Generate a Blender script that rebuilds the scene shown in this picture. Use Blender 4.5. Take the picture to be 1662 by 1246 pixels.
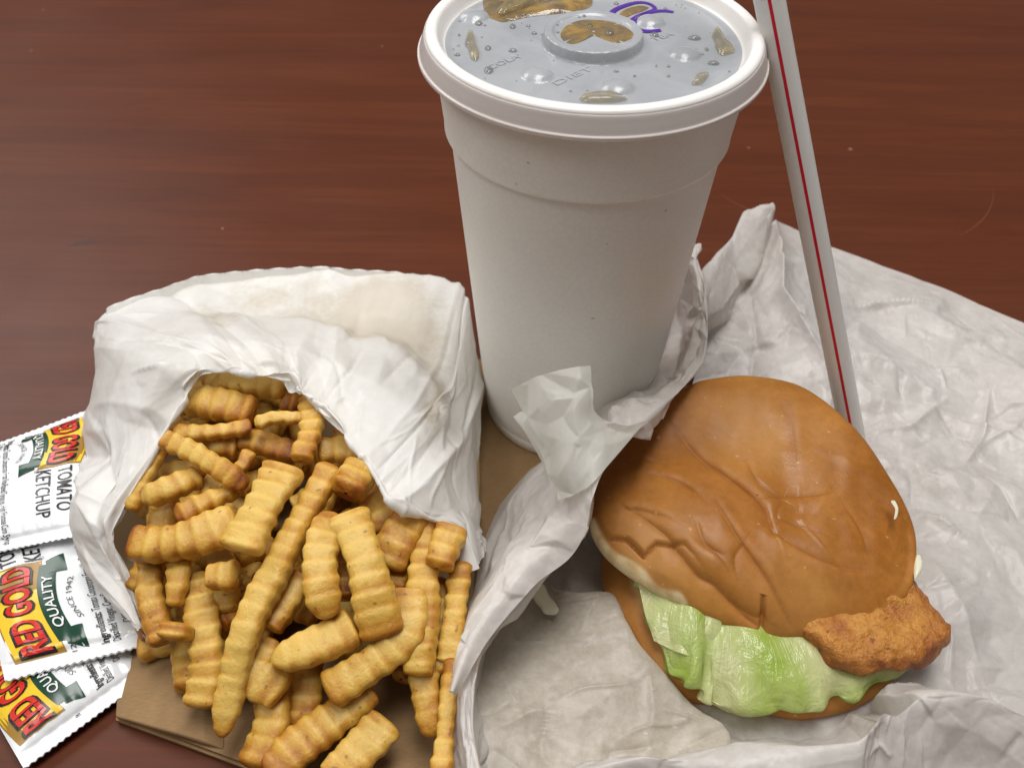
import bpy, bmesh, math, random
import numpy as np
from mathutils import Vector, Matrix
from mathutils.geometry import delaunay_2d_cdt

for o in list(bpy.data.objects): bpy.data.objects.remove(o)
SC = bpy.context.scene
COL = SC.collection
CM = 0.01

# ------------------------------------------------------------------ camera
PITCH, FPX, ROLL, CAMH = math.radians(44.4), 1551.0, math.radians(0.94), 27.18
cam_d = bpy.data.cameras.new('camera')
cam = bpy.data.objects.new('camera', cam_d); COL.objects.link(cam)
cam_d.sensor_width = 36.0
cam_d.lens = FPX / 1662 * 36
cam_d.clip_start, cam_d.clip_end = 0.01, 50
cam.matrix_world = (Matrix.Translation((0, 0, CAMH * CM)) @ Matrix.Rotation(math.pi / 2 - PITCH, 4, 'X')
                    @ Matrix.Rotation(ROLL, 4, 'Z'))
cam_d.dof.use_dof = True
cam_d.dof.focus_distance = 0.29
cam_d.dof.aperture_fstop = 17
SC.camera = cam
# ------------------------------------------------------------------ world and lamps
w = bpy.data.worlds.new('World'); SC.world = w; w.use_nodes = True
bg = w.node_tree.nodes['Background']
bg.inputs[0].default_value = (1.0, 0.985, 0.97, 1); bg.inputs[1].default_value = 0.15
def area(name, loc, size, energy, color, target=(0.03, 0.2, 0)):
    d = bpy.data.lights.new(name, 'AREA'); d.shape = 'RECTANGLE'
    d.size, d.size_y = size; d.energy = energy; d.color = color
    o = bpy.data.objects.new(name, d); COL.objects.link(o); o.location = loc
    o.rotation_euler = (Vector(target) - Vector(loc)).to_track_quat('-Z', 'Y').to_euler()
area('ceiling_or_fill_light', (0.10, 0.42, 1.55), (0.55, 1.1), 21.0, (1.0, 0.985, 0.965))
area('ceiling_or_fill_light', (-1.15, 1.25, 1.35), (1.1, 0.6), 14.0, (1.0, 0.99, 0.98))  # added soft lamp at back left, lightens the left of the table
area('ceiling_or_fill_light', (-0.75, -0.35, 1.5), (0.6, 0.6), 6.5, (1.0, 0.98, 0.95))  # added front fill, brightens cup and straw; no known fixture there
SC.view_settings.view_transform = 'Standard'; SC.view_settings.look = 'None'
SC.view_settings.exposure = 0; SC.view_settings.gamma = 1
SC.render.engine = 'CYCLES'
SC.cycles.use_denoising = True
SC.cycles.max_bounces = 10; SC.cycles.transparent_max_bounces = 12
SC.cycles.caustics_reflective = False; SC.cycles.caustics_refractive = False

# ------------------------------------------------------------------ numeric helpers (all in centimetres)
def P(px, py, z):
    """point of the place at height z seen at photo coordinates px, py"""
    dx, dy = px - 831.0, py - 623.0
    cr, sr = math.cos(ROLL), math.sin(ROLL)
    x, y = dx * cr + dy * sr, -dx * sr + dy * cr
    X, U = x / FPX, -y / FPX
    d = np.array([X, math.cos(PITCH) + math.sin(PITCH) * U, -math.sin(PITCH) + math.cos(PITCH) * U])
    t = (z - CAMH) / d[2]
    return np.array([0, 0, CAMH]) + d * t
def PP(L): return np.array([P(*a) for a in L])
def P2(L, z): return np.array([P(a[0], a[1], z)[:2] for a in L])

def cr1(Y, n, closed=False):
    """Catmull-Rom through rows of Y, n samples"""
    Y = np.asarray(Y, float); m = len(Y)
    if closed:
        t = np.linspace(0, m, n, endpoint=False)
        i = np.floor(t).astype(int); f = t - i
        g = lambda k: Y[(i + k) % m]
    else:
        E = np.concatenate([[2 * Y[0] - Y[1]], Y, [2 * Y[-1] - Y[-2]]])
        t = np.linspace(0, m - 1, n); i = np.minimum(np.floor(t).astype(int), m - 2); f = t - i
        g = lambda k: E[i + 1 + k]
    f = f.reshape((-1,) + (1,) * (Y.ndim - 1))
    a, b, c, d = g(-1), g(0), g(1), g(2)
    return b + .5 * f * (c - a + f * (2 * a - 5 * b + 4 * c - d + f * (3 * (b - c) + d - a)))
def lin1(Y, n):
    Y = np.asarray(Y, float); m = len(Y); t = np.linspace(0, m - 1, n); i = np.minimum(np.floor(t).astype(int), m - 2)
    f = (t - i).reshape((-1,) + (1,) * (Y.ndim - 1)); return Y[i] * (1 - f) + Y[i + 1] * f
def spline_grid(ctrl, nu, nv, lin=0.0):
    if lin: return (1 - lin) * spline_grid(ctrl, nu, nv) + lin * np.swapaxes(lin1(np.swapaxes(lin1(ctrl, nu), 0, 1), nv), 0, 1)
    ctrl = np.asarray(ctrl, float)
    A = cr1(ctrl, nu)
    return np.swapaxes(cr1(np.swapaxes(A, 0, 1), nv), 0, 1)
def sines(X, freq, seed, n=10):
    """smooth pseudo noise about -1..1"""
    r = np.random.RandomState(seed); X = np.asarray(X, float)
    D = r.normal(size=(n, X.shape[-1])); D /= np.linalg.norm(D, axis=1, keepdims=True)
    D *= freq * r.uniform(.6, 1.5, (n, 1)); ph = r.uniform(0, 6.28, n)
    return np.sin(X @ D.T + ph).sum(-1) / math.sqrt(n)
def facets(XY, cell, seed):
    """crumple: piecewise-linear facets through random heights, XY (...,2)"""
    shp = XY.shape[:-1]; Q = XY.reshape(-1, 2)
    lo, hi = Q.min(0) - 2 * cell, Q.max(0) + 2 * cell
    r = np.random.RandomState(seed)
    n = max(12, int((hi - lo).prod() / cell ** 2))
    pts = r.uniform(lo, hi, (n, 2)); h = r.uniform(-1, 1, n)
    pts = np.concatenate([pts, [[lo[0], lo[1]], [lo[0], hi[1]], [hi[0], lo[1]], [hi[0], hi[1]]]]); h = np.append(h, [0, 0, 0, 0])
    tri = delaunay_2d_cdt([Vector(p) for p in pts], [], [], 0, 1e-6)
    V = np.array([tuple(v) for v in tri[0]]); orig = tri[3]
    H = np.array([h[o[0]] if len(o) else 0 for o in orig])
    out = np.zeros(len(Q))
    order = np.argsort(Q[:, 0]); qs = Q[order, 0]
    for t in tri[2]:
        a, b, c = V[t[0]], V[t[1]], V[t[2]]
        i0 = np.searchsorted(qs, min(a[0], b[0], c[0])); i1 = np.searchsorted(qs, max(a[0], b[0], c[0]), 'right')
        if i1 <= i0: continue
        idx = order[i0:i1]; q = Q[idx]
        det = (b[1] - c[1]) * (a[0] - c[0]) + (c[0] - b[0]) * (a[1] - c[1])
        if abs(det) < 1e-9: continue
        l1 = ((b[1] - c[1]) * (q[:, 0] - c[0]) + (c[0] - b[0]) * (q[:, 1] - c[1])) / det
        l2 = ((c[1] - a[1]) * (q[:, 0] - c[0]) + (a[0] - c[0]) * (q[:, 1] - c[1])) / det
        l3 = 1 - l1 - l2
        m = (l1 >= -1e-6) & (l2 >= -1e-6) & (l3 >= -1e-6)
        out[idx[m]] = (l1 * H[t[0]] + l2 * H[t[1]] + l3 * H[t[2]])[m]
    return out.reshape(shp)
def dist_poly(XY, poly):
    d = np.full(XY.shape[:-1], 1e9); s = np.zeros(XY.shape[:-1]); side = np.zeros(XY.shape[:-1])
    n = len(poly) - 1
    for k in range(n):
        a, b = poly[k], poly[k + 1]; ab = b - a
        t = np.clip(((XY - a) @ ab) / max(ab @ ab, 1e-9), 0, 1)
        q = XY - (a + t[..., None] * ab); dd = np.linalg.norm(q, axis=-1)
        m = dd < d
        d = np.where(m, dd, d); s = np.where(m, (k + t) / n, s)
        side = np.where(m, np.sign(ab[0] * q[..., 1] - ab[1] * q[..., 0]), side)
    return d, s, side
def crease_net(XY, n, seed, amp=.05, wd=.05, ln=1.5):
    """thin sharp fold lines of random direction"""
    r = np.random.RandomState(seed); Q = XY.reshape(-1, 2); lo, hi = Q.min(0), Q.max(0); H = np.zeros(len(Q))
    for _ in range(n):
        a = r.uniform(lo, hi); t = r.uniform(0, 3.14); L = r.uniform(.35, 1) * ln; u = np.array([math.cos(t), math.sin(t)])
        D = Q - a; p = D @ u; q = np.abs(D @ np.array([-u[1], u[0]]) + .12 * np.sin(p * 2.5 / ln * 1.5)); m = (np.abs(p) < L) & (q < wd * 9)
        H[m] += r.uniform(.4, 1) * r.choice([-1, 1]) * amp * np.exp(-q[m] / wd) * (1 - (p[m] / L) ** 2) + .6 * amp * r.choice([-1, 1]) * np.exp(-q[m] / (wd * 3)) * (1 - (p[m] / L) ** 2)
    return H.reshape(XY.shape[:-1])
def creases(G, lst, z=.8):
    H = np.zeros(G.shape[:2])
    for poly, amp, wd in lst:
        d, s, side = dist_poly(G[..., :2], P2(poly, z)); H += amp * np.exp(-d / wd) * np.sin(np.clip(s * 3.14, .25, 2.9))
    return H
def grid_normals(G):
    du = np.gradient(G, axis=0); dv = np.gradient(G, axis=1)
    N = np.cross(du, dv); N /= np.linalg.norm(N, axis=-1, keepdims=True) + 1e-9
    return N
def gauss(x, w): return np.exp(-(x / w) ** 2)
def sstep(a, b, x): 
    t = np.clip((x - a) / (b - a), 0, 1); return t * t * (3 - 2 * t)

# ------------------------------------------------------------------ object helpers
def mesh_obj(name, V, F, mat=None, parent=None, smooth=True, attrs=None, uv=None):
    me = bpy.data.meshes.new(name)
    V = np.asarray(V, float) * CM
    me.from_pydata([tuple(v) for v in V], [], [tuple(int(i) for i in f) for f in F])
    if mat: me.materials.append(mat)
    if smooth: me.polygons.foreach_set('use_smooth', [True] * len(me.polygons))
    if attrs:
        for k, a in attrs.items():
            at = me.attributes.new(k, 'FLOAT', 'POINT'); at.data.foreach_set('value', np.asarray(a, float).ravel())
    if uv is not None:
        l = me.uv_layers.new(name='UVMap'); vi = np.zeros(len(me.loops), int); me.loops.foreach_get('vertex_index', vi)
        l.data.foreach_set('uv', np.asarray(uv, float).reshape(-1, 2)[vi].ravel())
    me.update()
    o = bpy.data.objects.new(name, me); COL.objects.link(o)
    if parent: o.parent = parent
    return o
def grid_faces(n, m, closed_u=False, closed_v=False, off=0):
    F = []
    for i in range(n if closed_u else n - 1):
        for j in range(m if closed_v else m - 1):
            i2, j2 = (i + 1) % n, (j + 1) % m
            F.append((off + i * m + j, off + i2 * m + j, off + i2 * m + j2, off + i * m + j2))
    return F
def tag(o, label=None, cat=None, group=None, kind=None):
    if label: o['label'] = label
    if cat: o['category'] = cat
    if group: o['group'] = group
    if kind: o['kind'] = kind
    return o
def empty(name, loc, label, cat, group=None):
    o = bpy.data.objects.new(name, None); COL.objects.link(o); o.empty_display_size = .01
    o.location = [c * CM for c in loc]
    return tag(o, label, cat, group)
class Rooted:
    """adds meshes given in place coordinates under an empty that stands at loc"""
    def __init__(s, e): s.e = e; s.l = np.array(e.location) / CM
    def add(s, name, V, F, mat, **k): return mesh_obj(name, np.asarray(V, float).reshape(-1, 3) - s.l, F, mat, s.e, **k)
def lathe(prof, cx, cy, n=128, bottom=False):
    prof = np.asarray(prof, float); t = np.linspace(0, 2 * np.pi, n, endpoint=False)
    V = np.stack([cx + prof[:, 0:1] * np.cos(t), cy + prof[:, 0:1] * np.sin(t), prof[:, 1:2] + 0 * t], -1)
    return V.reshape(-1, 3), grid_faces(len(prof), n, closed_v=True)
def round_prof(L, per=6):
    return cr1(np.array(L, float), (len(L) - 1) * per + 1)

# ------------------------------------------------------------------ materials
def srgb(r, g, b):
    f = lambda c: (c / 255 / 12.92) if c / 255 <= .04045 else ((c / 255 + .055) / 1.055) ** 2.4
    return (f(r), f(g), f(b), 1)
class M:
    def __init__(s, name):
        s.m = bpy.data.materials.new(name); s.m.use_nodes = True; s.t = s.m.node_tree
        s.b = s.t.nodes['Principled BSDF']; s.out = s.t.nodes['Material Output']
    def n(s, typ, ins=None, **props):
        nd = s.t.nodes.new(typ)
        for k, v in props.items(): setattr(nd, k, v)
        for k, v in (ins or {}).items(): s.set(nd, k, v)
        return nd
    def set(s, nd, k, v):
        i = nd.inputs[k]
        if hasattr(v, 'links'): s.t.links.new(v, i)
        elif hasattr(v, 'outputs'): s.t.links.new(v.outputs[0], i)
        else: i.default_value = v
    def p(s, **k):
        names = dict(color='Base Color', rough='Roughness', spec='Specular IOR Level', normal='Normal', sss='Subsurface Weight',
                     sssr='Subsurface Radius', ssss='Subsurface Scale', trans='Transmission Weight', ior='IOR', alpha='Alpha', coat='Coat Weight', coatr='Coat Roughness', sheen='Sheen Weight')
        for a, v in k.items(): s.set(s.b, names[a], v)
        return s
    def coord(s, kind='Object', scale=(1, 1, 1), rot=(0, 0, 0)):
        tc = s.n('ShaderNodeTexCoord'); mp = s.n('ShaderNodeMapping')
        s.t.links.new(tc.outputs[kind], mp.inputs[0]); mp.inputs['Scale'].default_value = scale; mp.inputs['Rotation'].default_value = rot
        return mp.outputs[0]
    def noise(s, vec, scale, detail=4, rough=.5, dist=0):
        return s.n('ShaderNodeTexNoise', {'Vector': vec, 'Scale': scale, 'Detail': detail, 'Roughness': rough, 'Distortion': dist}).outputs[0]
    def voro(s, vec, scale, feature='DISTANCE_TO_EDGE', out=0):
        return s.n('ShaderNodeTexVoronoi', {'Vector': vec, 'Scale': scale}, feature=feature).outputs[out]
    def ramp(s, fac, stops, interp='LINEAR'):
        nd = s.n('ShaderNodeValToRGB', {'Fac': fac}); e = nd.color_ramp; e.interpolation = interp
        while len(e.elements) < len(stops): e.elements.new(.5)
        for el, (p, c) in zip(e.elements, stops):
            el.position = p; el.color = c if hasattr(c, '__len__') else (c, c, c, 1)
        return nd.outputs[0]
    def mix(s, fac, a, b, mode='MIX'):
        nd = s.n('ShaderNodeMix', data_type='RGBA', blend_type=mode)
        s.set(nd, 0, fac); s.set(nd, 6, a); s.set(nd, 7, b); return nd.outputs[2]
    def math(s, op, a, b=0.0, clamp=False):
        nd = s.n('ShaderNodeMath', operation=op, use_clamp=clamp); s.set(nd, 0, a); s.set(nd, 1, b); return nd.outputs[0]
    def bump(s, h, strength, dist=.001, normal=None):
        nd = s.n('ShaderNodeBump', {'Height': h, 'Strength': strength, 'Distance': dist})
        if normal: s.set(nd, 'Normal', normal)
        return nd.outputs[0]
    def attr(s, name): return s.n('ShaderNodeAttribute', attribute_name=name).outputs['Fac']
def simple(name, color, rough=.5, **k): return M(name).p(color=color, rough=rough, **k).m

# table wood
def mat_table():
    m = M('cherry_wood'); v = m.coord('Object')
    vs = m.coord('Object', (1.2, 14, 1)); vf = m.coord('Object', (4, 160, 1)); vp = m.coord('Object', (30, 260, 1))
    n1 = m.noise(vs, 3.0, 5, .6, .8); n2 = m.noise(vf, 2.2, 4, .6); n3 = m.noise(v, 3.0, 3)
    c = m.ramp(n1, [(.3, srgb(78, 35, 14)), (.5, srgb(85, 39, 16)), (.7, srgb(92, 44, 19))])
    c = m.mix(.24, c, m.ramp(n2, [(.3, (.35, .35, .35, 1)), (.7, (.9, .9, .9, 1))]), 'OVERLAY')
    c = m.mix(m.ramp(n3, [(.35, 0.0), (.75, .4)]), c, srgb(74, 33, 16))
    pore = m.ramp(m.noise(vp, 2.0, 2), [(.62, 0.0), (.70, 1.0)])
    c = m.mix(m.math('MULTIPLY', pore, .22), c, srgb(52, 21, 10))
    sc = m.ramp(m.noise(m.coord('Object', (9, 9, 1)), 24, 0), [(.90, 0.0), (.91, 1.0)])
    c = m.mix(m.math('MULTIPLY', sc, .4), c, srgb(190, 150, 130))
    r = m.ramp(m.noise(v, 14, 4), [(.3, .36), (.7, .48)])
    m.p(color=c, rough=r, spec=.27, normal=m.bump(n2, .05, .0004))
    return m.m
# paper: thin waxed sheet, greasy where translucent
def mat_paper(name, base, stain=None, transp=(.0, .18), transl=.28, crum=.6, rough=.42, mott=60, fibre=.10):
    m = M(name); v = m.coord('Object'); 
    n1 = m.noise(v, mott, 5, .65); n0 = m.noise(v, 14, 4, .55, .4); nf = m.noise(v, 900, 2, .6)
    tmask = m.ramp(m.math('ADD', m.math('MULTIPLY', n1, .45), m.math('MULTIPLY', n0, .55)), [(.38, 0.0), (.66, 1.0)])
    fib = m.ramp(m.noise(v, 330, 4, .75), [(.35, 0.0), (.65, 1.0)])
    c = m.mix(m.math('MULTIPLY', tmask, .3), base, tuple(x * y for x, y in zip(base[:3], (.82, .79, .74))) + (1,))
    c = m.mix(m.math('MULTIPLY', fib, fibre), c, tuple(x * y for x, y in zip(base[:3], (.64, .60, .53))) + (1,))
    if stain:
        g = m.attr('grease')
        gm = m.ramp(m.math('ADD', m.math('MULTIPLY', g, .55), m.math('MULTIPLY', m.noise(v, 70, 6, .75), .9)), [(.66, 0.0), (.92, 1.0)])
        c = m.mix(m.math('MULTIPLY', gm, .38), c, stain)
    wv = m.n('ShaderNodeVectorMath', {0: v, 1: m.n('ShaderNodeTexNoise', {'Vector': v, 'Scale': 25.0, 'Detail': 2.0}).outputs[1]}, operation='MULTIPLY_ADD')
    wv.inputs[2].default_value = (0, 0, 0)
    # warp the crease lattice a little
    add = m.n('ShaderNodeVectorMath', operation='ADD'); sc = m.n('ShaderNodeVectorMath', operation='SCALE')
    nc = m.n('ShaderNodeTexNoise', {'Vector': v, 'Scale': 30.0, 'Detail': 2.0})
    m.set(sc, 0, nc.outputs[1]); sc.inputs['Scale'].default_value = .012
    m.set(add, 0, v); m.set(add, 1, sc.outputs[0]); vw = add.outputs[0]
    e1 = m.ramp(m.voro(vw, 55), [(0, 0.0), (.10, 1.0)]); e2 = m.ramp(m.voro(vw, 130), [(0, 0.0), (.12, 1.0)])
    a1 = m.math('ABSOLUTE', m.math('SUBTRACT', m.noise(v, 38, 2, .5, .3), .5)); a2 = m.math('ABSOLUTE', m.math('SUBTRACT', m.noise(v, 85, 2, .5, .3), .5))
    cells = m.math('ADD', m.math('MULTIPLY', a1, 3.2), m.math('MULTIPLY', a2, 1.3))
    h = m.math('ADD', m.math('MULTIPLY', e1, .12), m.math('ADD', m.math('MULTIPLY', e2, .05), m.math('MULTIPLY', cells, .9)))
    h = m.math('ADD', h, m.math('MULTIPLY', nf, .06))
    nm = m.bump(h, crum, .0011)
    m.p(color=c, rough=rough, spec=.35, normal=nm)
    tl = m.n('ShaderNodeBsdfTranslucent', {'Color': c, 'Normal': nm})
    mx = m.n('ShaderNodeMixShader', {0: transl, 1: m.b, 2: tl})
    tr = m.n('ShaderNodeBsdfTransparent', {0: (.98, .96, .92, 1)})
    f = m.ramp(tmask, [(0, transp[0]), (1, transp[1])])
    if stain: f = m.math('ADD', f, m.math('MULTIPLY', gm, .16))
    mx2 = m.n('ShaderNodeMixShader', {0: f, 1: mx, 2: tr})
    m.t.links.new(mx2.outputs[0], m.out.inputs[0])
    return m.m
def mat_kraft():
    m = M('kraft_paper'); v = m.coord('Object')
    n = m.noise(v, 35, 5, .6); f = m.noise(m.coord('Object', (1, 6, 1)), 420, 3, .6)
    c = m.ramp(n, [(.3, srgb(134, 106, 73)), (.7, srgb(158, 128, 90))])
    c = m.mix(.18, c, m.ramp(f, [(.3, .25), (.7, .8)]), 'OVERLAY')
    m.p(color=c, rough=.7, spec=.2, normal=m.bump(m.math('ADD', m.noise(v, 45, 3), m.math('MULTIPLY', f, .2)), .3, .001)); return m.m
def mat_foam():
    m = M('foam_cup'); v = m.coord('Object')
    b = m.voro(v, 420, 'F1'); n = m.noise(v, 40, 3)
    c = m.mix(m.ramp(n, [(.35, 0.0), (.7, .5)]), srgb(244, 241, 234), srgb(238, 233, 223))
    sp = m.ramp(m.noise(v, 300, 0), [(.87, 0.0), (.885, 1.0)])
    c = m.mix(m.math('MULTIPLY', sp, .4), c, srgb(120, 105, 85)); c = m.mix(m.ramp(m.voro(v, 420), [(0, .10), (.12, 0.0)]), c, srgb(196, 188, 174))
    m.p(color=c, rough=.5, spec=.3, sss=.25, sssr=(1, .9, .75), ssss=.003, normal=m.bump(b, .10, .0006)); return m.m
def mat_fry():
    m = M('fried_potato'); v = m.coord('Object')
    br = m.attr('brown'); n = m.noise(v, 130, 6, .68, .3); n2 = m.noise(v, 900, 3, .6); n3 = m.noise(v, 60, 3)
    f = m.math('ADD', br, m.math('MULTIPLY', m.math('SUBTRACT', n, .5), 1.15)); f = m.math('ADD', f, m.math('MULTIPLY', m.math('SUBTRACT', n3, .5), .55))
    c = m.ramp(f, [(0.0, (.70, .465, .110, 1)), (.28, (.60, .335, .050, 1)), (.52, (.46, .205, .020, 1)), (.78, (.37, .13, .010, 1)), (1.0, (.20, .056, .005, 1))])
    dots = m.ramp(m.noise(v, 520, 0), [(.80, 0.0), (.83, 1.0)])
    c = m.mix(m.math('MULTIPLY', dots, .5), c, (.12, .05, .015, 1))
    h = m.math('ADD', m.math('MULTIPLY', n, .9), m.math('MULTIPLY', n2, .35))
    m.p(color=c, rough=m.ramp(n, [(.35, .33), (.65, .55)]), spec=.42, sss=.45, sssr=(1, .5, .15), ssss=.004, normal=m.bump(h, .55, .0012)); return m.m
def mat_bun():
    m = M('bun_crust'); v = m.coord('Object')
    cut = m.attr('cut'); pale = m.attr('pale'); dark = m.attr('dark'); n = m.noise(v, 45, 4, .55); nf = m.noise(v, 700, 3, .6)
    n5 = m.noise(v, 18, 5, .65, .5); c = m.ramp(m.math('ADD', m.math('MULTIPLY', n, .4), m.math('MULTIPLY', n5, .6)), [(.32, (.235, .076, .011, 1)), (.5, (.355, .131, .018, 1)), (.68, (.48, .208, .034, 1))]); c = m.mix(.25, c, m.ramp(m.noise(v, 420, 3, .7), [(.3, .3), (.7, .75)]), 'OVERLAY')
    c = m.mix(m.math('MULTIPLY', pale, .75), c, (.62, .33, .10, 1))
    c = m.mix(m.math('MULTIPLY', dark, .7), c, (.25, .075, .012, 1))
    fl = m.ramp(m.noise(v, 480, 1), [(.74, 0.0), (.78, 1.0)])
    c = m.mix(m.math('MULTIPLY', fl, .35), c, (.8, .5, .22, 1))
    c = m.mix(cut, c, m.ramp(m.noise(v, 240, 4), [(.35, (.60, .42, .20, 1)), (.65, (.78, .63, .38, 1))]))
    wr = m.noise(m.coord('Object', (1, 1, 1), (0, 0, .7)), 110, 5, .6, 1.2)
    h = m.math('ADD', m.math('MULTIPLY', wr, .8), m.math('MULTIPLY', nf, .18))
    r = m.math('ADD', m.ramp(n, [(.3, .25), (.7, .38)]), m.math('MULTIPLY', cut, .35))
    gl = m.ramp(m.noise(v, 40, 4), [(.34, .20), (.46, 0.0)]); r = m.math('SUBTRACT', m.math('ADD', r, .20), gl); m.p(color=c, rough=r, spec=.32, sss=.12, sssr=(1, .4, .15), ssss=.003, normal=m.bump(h, .22, .0010)); return m.m
def mat_chicken():
    m = M('fried_chicken'); v = m.coord('Object'); n = m.noise(v, 130, 6, .65); n2 = m.noise(v, 500, 4, .6)
    nn = m.math('SUBTRACT', n, m.math('MULTIPLY', m.attr('edge'), .16)); c = m.ramp(nn, [(.22, (.20, .045, .010, 1)), (.38, (.40, .135, .020, 1)), (.54, (.54, .23, .036, 1)), (.76, (.66, .35, .08, 1))])
    sp = m.ramp(m.noise(v, 420, 1), [(.70, 0.0), (.75, 1.0)]); c = m.mix(m.math('MULTIPLY', sp, .6), c, (.13, .03, .01, 1))
    m.p(color=c, rough=.38, spec=.5, sss=.15, sssr=(1, .4, .15), ssss=.003, normal=m.bump(m.math('ADD', n, m.math('MULTIPLY', n2, .5)), 1.0, .0022)); return m.m
def mat_lettuce():
    m = M('lettuce_leaf'); v = m.coord('UV'); g = m.attr('green'); vo = m.coord('Object')
    n = m.noise(vo, 60, 4, .5, .5); vein = m.ramp(m.noise(m.coord('UV', (2.2, .35, 1)), 1.6, 3, .55, .8), [(.42, 0.0), (.5, .8), (.58, 0.0)])
    f = m.math('ADD', g, m.math('MULTIPLY', m.math('SUBTRACT', n, .5), 1.1))
    c = m.ramp(f, [(0, (.76, .78, .40, 1)), (.4, (.64, .73, .27, 1)), (.75, (.46, .61, .11, 1)), (1, (.30, .48, .04, 1))])
    c = m.mix(m.math('MULTIPLY', vein, .18), c, (.72, .78, .50, 1))
    nm = m.bump(m.math('ADD', m.math('MULTIPLY', vein, .06), m.noise(vo, 110, 4, .6, .6)), .8, .0018)
    m.p(color=c, rough=.18, spec=.6, normal=nm)
    tl = m.n('ShaderNodeBsdfTranslucent', {'Color': c, 'Normal': nm}); mx = m.n('ShaderNodeMixShader', {0: .35, 1: m.b, 2: tl})
    m.t.links.new(mx.outputs[0], m.out.inputs[0]); return m.m

MT = dict(
    table=mat_table(),
    bag=mat_paper('white_bag_paper', srgb(246, 245, 242), stain=srgb(226, 208, 172), transp=(.0, .10), transl=.22, crum=.28, rough=.36),
    wrap=mat_paper('waxed_wrapper_paper', srgb(228, 223, 219), stain=srgb(196, 182, 164), transp=(.02, .17), transl=.25, crum=.6, rough=.33, mott=110, fibre=.24),
    flap=mat_paper('thin_wrapper_paper', srgb(236, 236, 230), transp=(.14, .3), transl=.45, crum=.25, rough=.45, mott=40),
    wrap_g=mat_paper('greasy_wrapper_paper', srgb(216, 207, 194), transp=(.04, .22), transl=.25, crum=.4, rough=.36, mott=110, fibre=.5), kraft=mat_kraft(), foam=mat_foam(), fry=mat_fry(), bun=mat_bun(), chicken=mat_chicken(), lettuce=mat_lettuce(),
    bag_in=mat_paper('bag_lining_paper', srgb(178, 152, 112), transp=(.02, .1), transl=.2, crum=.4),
    mayo=simple('mayonnaise', (.80, .76, .58, 1), .22, sss=.3, sssr=(1, .8, .4), ssss=.003),
    plastic=simple('packet_film', srgb(236, 238, 240), .16, spec=.6),
    red=simple('red_ink', (.62, .025, .015, 1), .25), black=simple('black_ink', (.012, .012, .012, 1), .3),
    grey=simple('grey_ink', (.07, .07, .07, 1), .35),
    yellow=simple('yellow_ink', (.82, .55, .035, 1), .22), green=simple('green_ink', (.012, .055, .030, 1), .22),
    goldline=simple('ochre_ink', (.35, .19, .03, 1), .3),
    white=simple('white_ink', (.8, .8, .8, 1), .3), purple=simple('purple_marker', (.075, .02, .26, 1), .3),
    stripe=simple('straw_red', (.55, .008, .025, 1), .3),
)
def mat_straw():
    m = M('straw_plastic'); m.p(color=srgb(250, 246, 240), rough=.32, spec=.4, sss=.3, sssr=(1, .95, .9), ssss=.004)
    tl = m.n('ShaderNodeBsdfTranslucent', {'Color': srgb(232, 226, 218)}); mx = m.n('ShaderNodeMixShader', {0: .1, 1: m.b, 2: tl})
    m.t.links.new(mx.outputs[0], m.out.inputs[0]); return m.m
def mat_lid():
    m = M('lid_plastic'); v = m.coord('Object'); n = m.noise(v, 60, 4, .6, .6)
    c = m.ramp(n, [(.35, (.36, .375, .40, 1)), (.65, (.43, .445, .47, 1))])
    m.p(color=c, rough=.22, spec=.6, alpha=.86); return m.m
def mat_skirt():
    m = M('lid_rim_plastic'); v = m.coord('Object'); n = m.noise(v, 50, 3)
    m.p(color=m.mix(m.ramp(n, [(.55, 0.0), (.8, .5)]), srgb(238, 234, 230), srgb(216, 198, 160)), rough=.25, spec=.5, sss=.2, sssr=(1, .95, .9), ssss=.003); return m.m
def mat_soda(name, dens=(.62, .36, .10, 1), a=.72):
    m = M(name); m.p(color=dens, rough=.04, spec=.7, alpha=a)
    v = m.coord('Object'); q = m.noise(v, 130, 4, .6, .8)
    m.p(color=m.ramp(q, [(.35, tuple(x * .6 for x in dens[:3]) + (1,)), (.65, tuple(min(1, x * 1.5) for x in dens[:3]) + (1,))]), alpha=m.ramp(q, [(.3, a - .2), (.7, min(1, a + .15))]), normal=m.bump(q, .4, .001))
    return m.m
MT['skirt2'] = simple('lid_skirt_plastic', srgb(212, 202, 197), .3, spec=.5, sss=.3, sssr=(1, .9, .85), ssss=.003); MT['straw'] = mat_straw(); MT['lid'] = mat_lid(); MT['skirt'] = mat_skirt()
MT['soda'] = mat_soda('wet_soda', (.27, .165, .045, 1), .72); MT['cola'] = simple('cola', (.10, .045, .012, 1), .05)
MT['drop'] = mat_soda('soda_drop', (.16, .16, .15, 1), .5); MT['ice'] = mat_soda('amber_ice', (.30, .24, .12, 1), .5)
MT['grease'] = mat_soda('clear_grease', (.75, .70, .55, 1), .22)

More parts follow.
